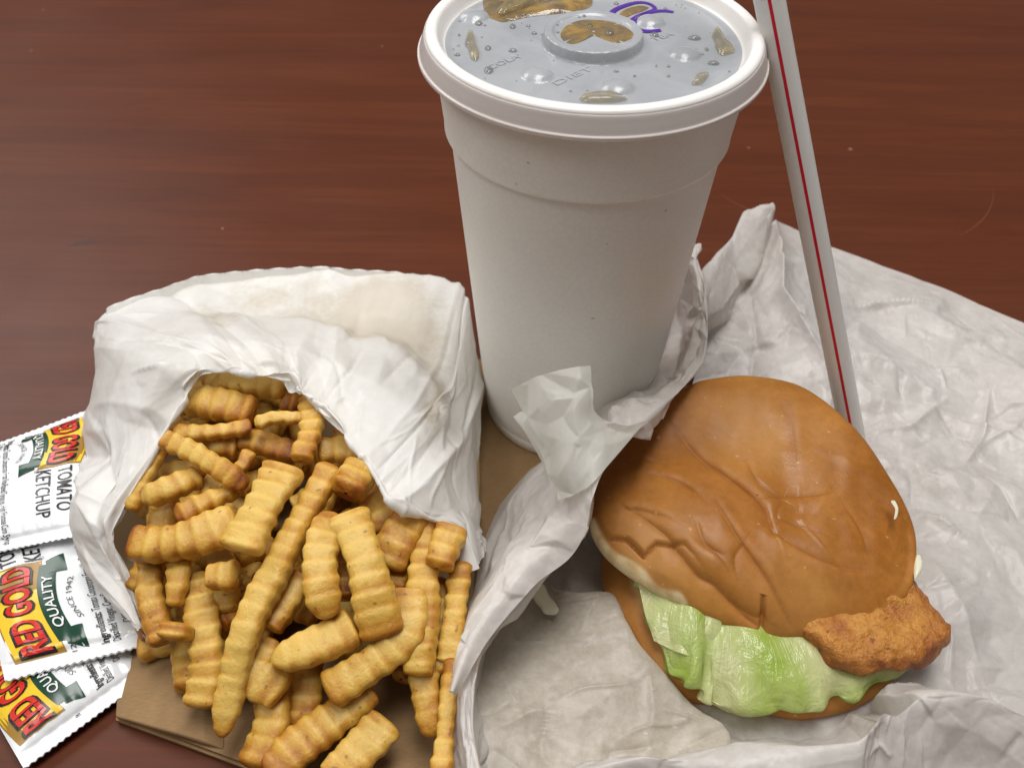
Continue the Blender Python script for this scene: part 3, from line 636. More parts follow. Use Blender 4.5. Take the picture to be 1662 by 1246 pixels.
# ------------------------------------------------------------------ chicken sandwich
def slab(outline, zt, thick, n=160, rings=26, seed=1, bump=.1, fr=3.0, rr=.35, top=.12):
    """rounded slab from a closed outline (k,3): outline gives the top-edge height"""
    O = cr1(outline, n, closed=True); c = O.mean(0)
    G = []
    q = np.concatenate([np.linspace(.02, 1, rings), np.full(8, 1.0), np.linspace(1, .05, 6)])
    for i, s in enumerate(q):
        p = c + (O - c) * s
        if i < rings: z = p[:, 2] + top * (1 - s ** 2) - rr * (1 - np.sqrt(np.clip(1 - max(0, (s - .8) / .2) ** 2, 0, 1)))
        elif i < rings + 8:
            a = (i - rings + 1) / 8; z = p[:, 2] - rr - (thick - rr) * a; p = c + (O - c) * (1 + .03 * math.sin(a * 3.1) - .08 * a ** 3)
        else: z = p[:, 2] - thick; p = c + (O - c) * s * .92
        G.append(np.stack([p[:, 0], p[:, 1], z], -1))
    G = np.array(G); N = grid_normals(G)
    G = G + N * (bump * (sines(G, fr, seed) * .6 + sines(G, fr * 2.3, seed + 1) * .35 + sines(G, fr * 5, seed + 2) * .15))[..., None]
    return G
def build_burger():
    e = empty('chicken_sandwich', P(1240, 900, .5), 'fried chicken sandwich on a squashed shiny bun with lettuce, lying in the white wrapper', 'sandwich'); R = Rooted(e)
    # bottom bun
    bo = PP([(984, 905, 1.9), (1005, 985, 1.8), (1035, 1045, 1.7), (1080, 1095, 1.6), (1135, 1112, 1.5), (1220, 1128, 1.5), (1310, 1138, 1.5), (1390, 1126, 1.5), (1442, 1096, 1.6), (1474, 1045, 1.7), (1490, 950, 1.9), (1470, 840, 2.0), (1400, 750, 2.0), (1250, 700, 2.0), (1100, 730, 2.0), (1010, 820, 2.0)])
    G = slab(bo, 0, 1.35, seed=3, bump=.05, fr=1.6, rr=.45, top=.2); n, m = G.shape[:2]
    cut = np.zeros((n, m)); cut[:20] = 1; cut[20:22] = .5
    R.add('bottom_bun', G, grid_faces(n, m, closed_v=True), MT['bun'], attrs=dict(cut=cut, pale=np.zeros((n, m)) + .3, dark=cut * 0))
    # chicken
    ch = PP([(990, 862, 3.2), (1005, 880, 3.1), (1100, 940, 3.0), (1240, 985, 2.9), (1300, 1012, 2.8), (1350, 1056, 2.8), (1398, 1074, 2.8), (1467, 1068, 2.8), (1512, 1060, 2.8), (1530, 1040, 2.8), (1547, 1024, 2.8), (1538, 1000, 2.85), (1515, 968, 2.9), (1482, 932, 3.0), (1420, 860, 3.1), (1250, 790, 3.2), (1050, 790, 3.2)])
    G = slab(ch, 0, .8, n=420, rings=60, seed=7, bump=.055, fr=4.5, rr=.30, top=.12); n, m = G.shape[:2]; G[..., 2] += .03 * facets(G[..., :2] + G[..., 2:] * .5, .28, 77); G[..., :2] += (.05 * sines(G, 9, 70))[..., None]
    edg = np.zeros((n, m)); edg[:60] = sstep(.80, 1, np.linspace(.02, 1, 60))[:, None]; edg[60:] = 1
    R.add('chicken_fillet', G, grid_faces(n, m, closed_v=True), MT['chicken'], attrs=dict(edge=edg))
    # lettuce
    ou = PP([(1030, 950, 2.0), (1045, 985, 1.9), (1060, 1015, 1.9), (1072, 1055, 1.9), (1084, 1092, 1.8), (1114, 1094, 1.9), (1132, 1112, 1.8), (1144, 1130, 1.6), (1150, 1148, 1.5), (1188, 1143, 1.6), (1228, 1147, 1.6), (1270, 1156, 1.6), (1308, 1164, 1.6), (1330, 1148, 1.7), (1360, 1140, 1.6), (1393, 1130, 1.6), (1430, 1117, 1.6), (1457, 1106, 1.6), (1472, 1088, 1.7), (1482, 1072, 1.8)])
    inn = PP([(1045, 900, 2.6), (1060, 915, 2.6), (1075, 925, 2.6), (1090, 935, 2.6), (1105, 943, 2.6), (1120, 950, 2.6), (1135, 958, 2.6), (1150, 965, 2.6), (1165, 972, 2.6), (1185, 982, 2.6), (1205, 992, 2.6), (1230, 1000, 2.6), (1255, 1006, 2.5), (1280, 1012, 2.4), (1305, 1018, 2.3), (1335, 1026, 2.1), (1365, 1035, 2.0), (1395, 1040, 1.95), (1420, 1040, 1.9), (1440, 1040, 1.9)])
    mid = ou * .45 + inn * .55 + [0, 0, .35]; mid[-5:, 2] -= .25
    und = ou + [0, .25, -.35]
    G = spline_grid(np.stack([inn, mid, ou * .8 + inn * .2 + [0, 0, .28], ou, und], 0), 100, 300); n, m = G.shape[:2]
    u = np.linspace(0, 1, n)[:, None]; v = np.linspace(0, 1, m)[None]
    L = np.stack(np.broadcast_arrays(u * 3, v * 11), -1)
    fold = np.abs(sines(np.stack(np.broadcast_arrays(u * 1.6, v * 11), -1), 1.7, 5)) - .6
    fr = fold * .22 * sstep(.15, .7, u) + sines(L, 2.4, 2) * .07 + .17 * np.sin(v * 46 + 3 * u + 1.5 * np.sin(v * 17)) * sstep(.35, .85, u) + facets(L, .7, 3) * .06
    G += grid_normals(G) * (fr * -1)[..., None] * np.sign(grid_normals(G)[n // 2, m // 2, 2]) * -1
    green = .33 + .28 * sines(L, 1.1, 8) + .25 * np.sin(v * 23 + u * 2)
    R.add('lettuce_leaf', G, grid_faces(n, m), MT['lettuce'], attrs=dict(green=np.broadcast_to(green, (n, m))), uv=np.stack(np.broadcast_arrays(v * 11, u * 3), -1))
    # second pale leaf tucked at left
    G = spline_grid([PP([(1030, 930, 2.7), (1090, 955, 2.8), (1170, 990, 2.7)]), PP([(1045, 985, 2.35), (1100, 1005, 2.6), (1170, 1035, 2.3)]), PP([(1062, 1040, 2.1), (1105, 1060, 2.3), (1160, 1075, 2.0)])], 50, 60)
    L = np.stack(np.broadcast_arrays(np.linspace(0, 2, 50)[:, None], np.linspace(0, 3, 60)[None]), -1)
    G += grid_normals(G) * (sines(L, 3, 9) * .05 + facets(L, .6, 4) * .05)[..., None]
    R.add('lettuce_leaf', G, grid_faces(50, 60), MT['lettuce'], attrs=dict(green=np.full((50, 60), .12)), uv=L)
    # top bun
    oo = PP([(958, 846, 3.3), (968, 785, 3.6), (1000, 728, 3.9), (1045, 676, 4.1), (1095, 638, 4.2), (1150, 618, 4.2), (1220, 612, 4.2), (1305, 632, 4.1), (1388, 698, 3.9), (1446, 780, 3.7), (1480, 848, 3.4), (1487, 905, 3.2), (1476, 962, 2.9), (1436, 1004, 2.7), (1388, 1024, 2.55), (1320, 1028, 2.5), (1245, 1036, 2.4), (1178, 1010, 2.6), (1100, 974, 2.85), (1025, 932, 3.0), (978, 892, 3.1)])
    m = 420; O = cr1(oo, m, closed=True); C = np.append(O[:, :2].mean(0), O[:, 2].mean()); H = .82
    q = np.concatenate([np.linspace(.004, .85, 170), np.linspace(.855, 1, 60)[:-1]])
    G = [np.concatenate([C[:2] + (O[:, :2] - C[:2]) * s, (C[2] * (1 - s ** 2) + O[:, 2:] * s ** 2 + H * (1 - s ** 3.2) ** .55)], 1) for s in q]
    for a in np.linspace(0, 1, 26):  # round the rim and tuck the underside
        s = 1.0 + .012 * math.sin(a * 3.14) - .10 * a ** 2; G.append(np.concatenate([C[:2] + (O[:, :2] - C[:2]) * s, O[:, 2:] - .62 * a], 1))
    for s in np.linspace(.85, .05, 8): G.append(np.concatenate([C[:2] + (O[:, :2] - C[:2]) * s, O[:, 2:] - .62 - .1], 1))
    G = np.array(G); n = len(G); XY = G[..., :2].copy()
    rq = np.concatenate([q, np.ones(26), np.zeros(8)])[:, None]; topm = sstep(1.0, .93, rq) * (np.arange(n)[:, None] < len(q) + 20)
    zb = 4.7
    Z = lambda L: [(920 + x / 2.01, 580 + y / 2.01) for x, y in L]
    dz = .14 * sines(XY, .75, 3) + .05 * sines(XY, 1.9, 4) + .02 * sines(XY @ np.array([[.8, .6], [-.2, .3]]), 6, 5) + .03 * facets(XY, 1.0, 6)
    dark = np.zeros_like(dz)
    GR = [(((230, 460), (330, 530), (430, 620), (500, 655), (560, 690), (640, 725), (700, 745)), .30, .13, 1), (((370, 210), (450, 290), (560, 370), (640, 440), (690, 530)), .22, .14, 1),
          (((690, 530), (780, 575), (870, 605), (1000, 622)), .20, .10, -1), (((480, 430), (560, 540), (640, 620), (720, 700), (790, 760)), .15, .08, 1), (((570, 640), (562, 600), (590, 560)), .10, .08, 1),
          (((290, 340), (380, 375), (440, 420)), .14, .09, 1), (((640, 425), (740, 410), (860, 400), (900, 370)), .10, .12, -1), (((590, 300), (630, 370), (700, 410)), .10, .1, 1),
          (((180, 440), (260, 460), (360, 500)), .10, .1, 1), (((440, 560), (500, 590), (560, 650)), .10, .09, -1), (((655, 750), (645, 830), (640, 920)), .14, .05, 1), (((470, 725), (455, 770), (440, 790)), .06, .06, 1),
          (((925, 850), (955, 820), (990, 800)), .08, .06, 1), (((200, 300), (240, 290), (300, 300)), .05, .08, 1), (((700, 120), (740, 200), (760, 330)), .06, .3, 1), (((430, 500), (460, 560), (530, 600)), .07, .06, 1),
          (((720, 420), (700, 480), (760, 500), (850, 520)), .06, .1, 1), (((920, 430), (980, 500), (1010, 560)), .05, .12, -1), (((560, 690), (640, 735), (760, 800), (800, 850)), .08, .08, 1)]
    for L, dp, wd, sd in GR:
        d, s, side = dist_poly(XY, cr1(P2(Z(L), zb), 24)); taper = np.sin(np.clip(s, .03, .97) * 3.14) ** .5
        ds = d * side * sd
        dz += taper * dp * (-np.exp(-np.abs(ds) / (wd * np.where(ds > 0, .55, 1.6))) * (.75 + .0 * ds) + .30 * gauss(ds - wd * 2.6, wd * 2.4)); dark += .55 * taper * gauss(d, wd * .6)
    # torn skin flap along the near left rim
    tear = P2(Z(((76, 512), (150, 533), (205, 545), (262, 592), (300, 568), (390, 580), (455, 640))), 4.4)
    d, s, side = dist_poly(XY, tear); st = side * np.sign((P2([(1000, 900)], 4.4)[0] - tear[2]) @ np.array([-(tear[3] - tear[2])[1], (tear[3] - tear[2])[0]]))
    t2 = np.sin(np.clip(s, .05, .95) * 3.14)
    dz += -.12 * t2 * gauss(d, .05); dark += .9 * t2 * gauss(d, .045)
    dz += -.16 * t2 * gauss(d, .5) * (st > 0)
    G[..., 2] += dz * topm
    # notch in the near rim
    c = P(1238, 1030, 2.6)[:2]; dn = np.abs(XY[..., 0] - c[0]); nb = gauss(dn, .07) * sstep(1.2, .3, np.abs(XY[..., 1] - c[1])) * (rq > .8)
    G[..., 1] += .22 * nb; dark += nb * .8
    th = np.arctan2((XY[..., 1] - C[1]), (XY[..., 0] - C[0]))
    left = sstep(2.4, 1.0, np.linalg.norm(XY - P2([(1040, 950)], 3.2)[0], axis=-1)) + sstep(1.9, .8, np.linalg.norm(XY - P2([(980, 885)], 3.2)[0], axis=-1))
    low = np.concatenate([np.zeros(len(q)), np.linspace(0, 1, 26), np.ones(8)])[:, None]
    rim_in = (1 - rq) * np.linalg.norm(O[:, :2] - C[:2], axis=1)[None]
    wob = .08 * sines(XY, 3.0, 6)
    cut = np.clip(sstep(.20, .08, rim_in + wob + (1 - np.clip(left, 0, 1)) * 1.2) * (rq > .5) + sstep(.45, .75, low), 0, 1)
    pale = np.clip(gauss(np.linalg.norm(XY - P2([(1240, 680)], 5)[0], axis=-1), 2.0) * .5 + gauss(np.linalg.norm(XY - P2([(1060, 900)], 4)[0], axis=-1), 1.6) * .6 + gauss(np.linalg.norm(XY - P2([(1290, 990)], 3)[0], axis=-1), 1.6) * .4, 0, 1)
    R.add('top_bun', G, grid_faces(n, m, closed_v=True), MT['bun'], attrs=dict(cut=cut, pale=pale, dark=np.clip(dark * topm, 0, 1)))
    # mayonnaise smears
    def dab(L, z, h):
        O = cr1(np.array([P(a, b, z) for a, b in L]), 30, closed=True); c = O.mean(0)
        G = np.array([c + (O - c) * s + [0, 0, h * (1 - s ** 3) ** .5] for s in np.linspace(1, .02, 8)]); R.add('mayonnaise_smear', G, grid_faces(8, 30, closed_v=True), MT['mayo'])
    dab(((1446, 814), (1452, 812), (1458, 824), (1456, 838), (1451, 842), (1453, 828)), 4.3, .04)
    dab(((1483, 905), (1492, 900), (1497, 915), (1494, 930), (1484, 938)), 3.2, .12)
    pass
build_burger()

# ------------------------------------------------------------------ torn white bag round the fries
def build_bag():
    e = empty('fries_bag', P(480, 850, .4), 'torn white paper bag with grease spots, open towards the viewer and full of fries', 'paper bag'); R = Rooted(e)
    T = [[(242, 1037, 1.7), (228, 1018, 2.1), (214, 1003, 2.1), (202, 988, 1.8)],
         [(216, 955, 2.2), (192, 938, 2.8), (170, 925, 2.6), (151, 906, 1.9)],
         [(180, 878, 3.3), (158, 868, 3.6), (138, 852, 3.0), (124, 832, 2.2)],
         [(198, 824, 3.9), (170, 800, 4.1), (142, 780, 3.5), (119, 765, 2.6)],
         [(258, 708, 4.9), (215, 690, 5.0), (165, 680, 4.2), (126, 690, 1.8)],
         [(322, 611, 5.8), (272, 602, 6.0), (210, 592, 5.0), (160, 605, 2.6)],
         [(362, 603, 5.9), (305, 575, 5.8), (230, 550, 4.5), (164, 532, 3.0)],
         [(400, 604, 5.9), (345, 556, 5.7), (262, 510, 3.7), (167, 494, 3.2)],
         [(462, 612, 5.9), (430, 552, 5.8), (372, 492, 3.5), (320, 442, 3.2)],
         [(500, 638, 5.7), (520, 566, 5.5), (510, 500, 3.4), (490, 428, 3.3)],
         [(545, 682, 5.5), (600, 610, 5.3), (630, 530, 3.4), (640, 437, 3.3)],
         [(602, 752, 5.3), (670, 680, 5.1), (715, 600, 3.6), (755, 464, 3.2)],
         [(622, 782, 5.2), (690, 712, 5.0), (738, 640, 3.9), (764, 500, 2.9)],
         [(640, 812, 5.1), (702, 748, 4.9), (752, 690, 3.7), (779, 600, 2.2)],
         [(705, 838, 4.4), (738, 816, 4.2), (768, 790, 3.2), (785, 730, 1.6)],
         [(745, 852, 3.9), (762, 850, 3.6), (776, 845, 2.8), (787, 830, 1.2)],
         [(762, 925, 3.0), (768, 915, 2.8), (776, 903, 2.2), (786, 890, .9)]]
    A = np.array([PP(r) for r in T])
    dr = A[:, 3].copy(); c = A[:, 0].mean(0); dr[:, :2] += (c[:2] - dr[:, :2]) * .06; dr[:, 2] = .42; dr[6:12, 1] -= 1.2; dr[6:12, 2] = 1.0
    curl = A[:, 0] + (A[:, 0] - A[:, 1]) * .03 - [0, 0, .03]
    A = np.concatenate([curl[:, None], A, dr[:, None]], 1)
    G = spline_grid(A, 460, 150, .55); n, m = G.shape[:2]; N = grid_normals(G); N *= np.sign(N[n // 2, m // 2, 2])
    s = np.cumsum(np.linalg.norm(np.diff(G[:, m // 2], axis=0, prepend=G[:1, m // 2]), axis=-1))
    u = s[:, None] / s[-1]; v = np.linspace(0, 1, m)[None]
    L = np.stack(np.broadcast_arrays(s[:, None], v * 7), -1)
    ed = .3 + .7 * np.minimum(v / .12, 1) * np.minimum((1 - v) / .3 + .35, 1)
    h = (facets(L, 3.0, 81) * .42 + facets(L, 1.5, 82) * .19 + facets(L, .7, 83) * .045 + facets(L, .3, 84) * .008 + crease_net(L, 90, 85, .09, .045, 1.7)) * ed
    t = np.interp(np.linspace(0, 16, n), np.arange(17), [0, 1, 2, 3, 4, 5, 5.5, 6, 7, 8, 9, 10, 10.5, 11, 12, 13, 14])[:, None]
    # valley behind the rolled lip and fold lines running down from it
    h += -.28 * gauss(v - .62, .06) * sstep(5.5, 7, t) * sstep(11.5, 9.5, t) + .12 * gauss(v - .53, .03) * sstep(5.5, 7, t) * sstep(11.5, 9.5, t)
    for tt, a, wd in ((5.6, .22, .12), (6.6, -.2, .15), (9.9, .14, .06), (10.2, -.14, .05), (11.2, .2, .15), (8.3, .12, .2), (4.3, .1, .15), (2.8, .12, .12)):
        h += a * np.exp(-np.abs(t - tt) / wd) * sstep(.1, .5, v)
    G += N * h[..., None]
    # sawtooth lip at the back and ragged tear at the mouth
    k = int(m * .8)
    zig = (np.arange(n) % 6 / 3.0 - 1); zig = np.abs(zig) * .07
    lip = ((t > 5.95) & (t < 10.05))[:, 0]; G[lip, k - 3:k + 1, 1] += (zig[lip] - .03)[:, None]
    G[:, 0, :2] += (.05 * sines(s[:, None], 3, 5))[:, None] * [1, 1]; G[:, 1, :2] += (.05 * sines(s[:, None], 3, 5))[:, None] * [1, 1]
    gr = gauss(v - .62, .10) * gauss(t - 8.7, 1.3) + .9 * gauss(v - .55, .08) * gauss(t - 6.6, .5) + .75 * gauss(v - .48, .10) * gauss(t - 10.3, .5) + .7 * gauss(v - .72, .12) * gauss(t - 9.1, .7) + .45 * gauss(v - .7, .1) * gauss(t - 7.4, .5)
    G[..., 2] = np.maximum(G[..., 2], .40)
    R.add('outer_paper', G, grid_faces(n, m), MT['bag'], attrs=dict(grease=np.broadcast_to(gr, (n, m))))
    # lining under and behind the fries
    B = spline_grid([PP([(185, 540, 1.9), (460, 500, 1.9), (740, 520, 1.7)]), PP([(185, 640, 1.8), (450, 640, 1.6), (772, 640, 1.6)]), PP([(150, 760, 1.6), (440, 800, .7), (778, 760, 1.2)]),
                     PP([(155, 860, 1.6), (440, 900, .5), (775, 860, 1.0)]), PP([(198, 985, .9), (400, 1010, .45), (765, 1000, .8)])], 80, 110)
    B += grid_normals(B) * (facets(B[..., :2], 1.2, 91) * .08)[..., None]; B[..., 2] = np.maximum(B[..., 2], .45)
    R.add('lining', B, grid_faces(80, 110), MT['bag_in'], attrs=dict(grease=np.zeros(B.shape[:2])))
    # glued seam strip on the right of the top panel
    S = [(722, 462, 3.75), (722, 500, 3.98), (718, 540, 4.25), (712, 590, 4.55), (704, 640, 4.92)]; Q = [(748, 468, 3.62), (748, 500, 3.75), (744, 540, 3.98), (738, 590, 4.25), (728, 640, 4.55)]
    G = spline_grid(np.stack([PP(S), PP(Q)], 0), 2, 30); n, m = G.shape[:2]
    #R.add('seam_strip', G, grid_faces(n, m), MT['bag'], attrs=dict(grease=np.zeros((n, m))))
build_bag()

# ------------------------------------------------------------------ fries
def fry_mesh(path, w, h, roll=0., seed=0, tip=(.12, .12), brown=(.7, .7), amp=.06, lam=.46, flat=3.4, sag=0):
    r = np.random.RandomState(seed); c = cr1(path, 200); seg = np.linalg.norm(np.diff(c, axis=0), axis=1); S = np.append(0, np.cumsum(seg)); Lt = S[-1]
    n0 = max(22, int(Lt / .07)); ee = .18 * (1 - np.cos(np.linspace(0, np.pi / 2, 9)[:-1])) ; xs = np.concatenate([ee, np.linspace(.18, Lt - .18, n0), Lt - ee[::-1]]) if Lt > .6 else np.sort(Lt * (.5 - .5 * np.cos(np.linspace(0, np.pi, 34)))); t = xs / Lt; n = len(t)
    c = np.stack([np.interp(t * Lt, S, c[:, k]) for k in range(3)], -1)
    T = np.gradient(c, axis=0); T /= np.linalg.norm(T, axis=1)[:, None]
    up = np.array([0, -.35, 1.]); S1 = np.cross(T, up); S1 /= np.linalg.norm(S1, axis=1)[:, None]; S2 = np.cross(S1, T)
    a = roll + .25 * sines(t[:, None] * Lt, .5, seed + 3, 4) * .5; S1, S2 = S1 * np.cos(a)[:, None] + S2 * np.sin(a)[:, None], -S1 * np.sin(a)[:, None] + S2 * np.cos(a)[:, None]
    m = 28; th = np.linspace(0, 2 * np.pi, m, endpoint=False)
    ct, st = np.cos(th), np.sin(th); ex = 2 / flat; sx = np.sign(ct) * np.abs(ct) ** ex; sy = np.sign(st) * np.abs(st) ** ex
    x = t * Lt
    def end(d, e): q = np.clip(d / e, 0, 1); return (1 - (1 - q) ** 2.6) ** (1 / 2.2)
    E = end(x + .0004, max(tip[0], .1) * Lt if tip[0] > .2 else .18) * end(Lt - x + .0004, max(tip[1], .1) * Lt if tip[1] > .2 else .18)
    ph = x / lam * 6.283 + r.uniform(0, 6) + .8 * sines(x[:, None], 1.0, seed + 9, 4)
    amp = amp * r.uniform(.34, .6) + .002; lam = lam * r.uniform(.9, 1.12); wave = np.sin(ph + .6 * np.sin(ph)) * (1 + .3 * sines(x[:, None], 2.0, seed + 12, 4)); wv2 = np.sin(ph + 1.2 + .9 * sines(x[:, None], 1.4, seed + 13, 4)); W = w / 2 * E * (1 + .13 * sines(x[:, None], 1.3, seed, 5) + r.uniform(-.12, .12) * (2 * t - 1)); Hh = h / 2 * E * (1 + .08 * sines(x[:, None], 1.5, seed + 1, 5))
    X = (W[:, None] + amp * E[:, None] * np.where(sx > 0, wave[:, None] * .8, wv2[:, None] * .7)) * sx[None]; Y = (Hh)[:, None] * sy[None] + (.55 * amp * wave * E)[:, None] * np.clip(sy, -1, 1)[None]
    G = c[:, None] + X[..., None] * S1[:, None] + Y[..., None] * S2[:, None]
    d = .042 * sines(G, 2.0, seed + 5) + .020 * sines(G, 6, seed + 6) + .008 * sines(G, 18, seed + 11); rad = G - c[:, None]; ln = np.linalg.norm(rad, axis=-1, keepdims=True) + .05
    G += rad / ln * d[..., None] * E[:, None, None]
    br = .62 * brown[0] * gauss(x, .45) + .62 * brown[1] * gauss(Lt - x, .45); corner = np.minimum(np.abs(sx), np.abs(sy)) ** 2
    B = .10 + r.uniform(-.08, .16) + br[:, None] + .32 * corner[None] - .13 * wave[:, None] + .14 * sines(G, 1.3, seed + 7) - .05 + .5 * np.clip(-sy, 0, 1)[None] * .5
    F = grid_faces(n, m, closed_v=True) + [tuple(range(m))[::-1], tuple((n - 1) * m + j for j in range(m))]
    return G.reshape(-1, 3), F, B.ravel()
def fry(pts, w, h=None, label='', seed=0, zk=True, **k):
    path = PP([(180 + x / 1.928, 600 + y / 1.928, z) for x, y, z in pts]) if zk else np.array(pts, float)
    wc = w * .0088 if zk else w; h = h * .0080 if (h and zk) else (h or wc * .85)
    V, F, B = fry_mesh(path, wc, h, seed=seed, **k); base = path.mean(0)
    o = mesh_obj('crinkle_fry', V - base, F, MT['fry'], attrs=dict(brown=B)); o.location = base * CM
    return tag(o, label, 'french fry', 'crinkle-cut fries in the torn bag')
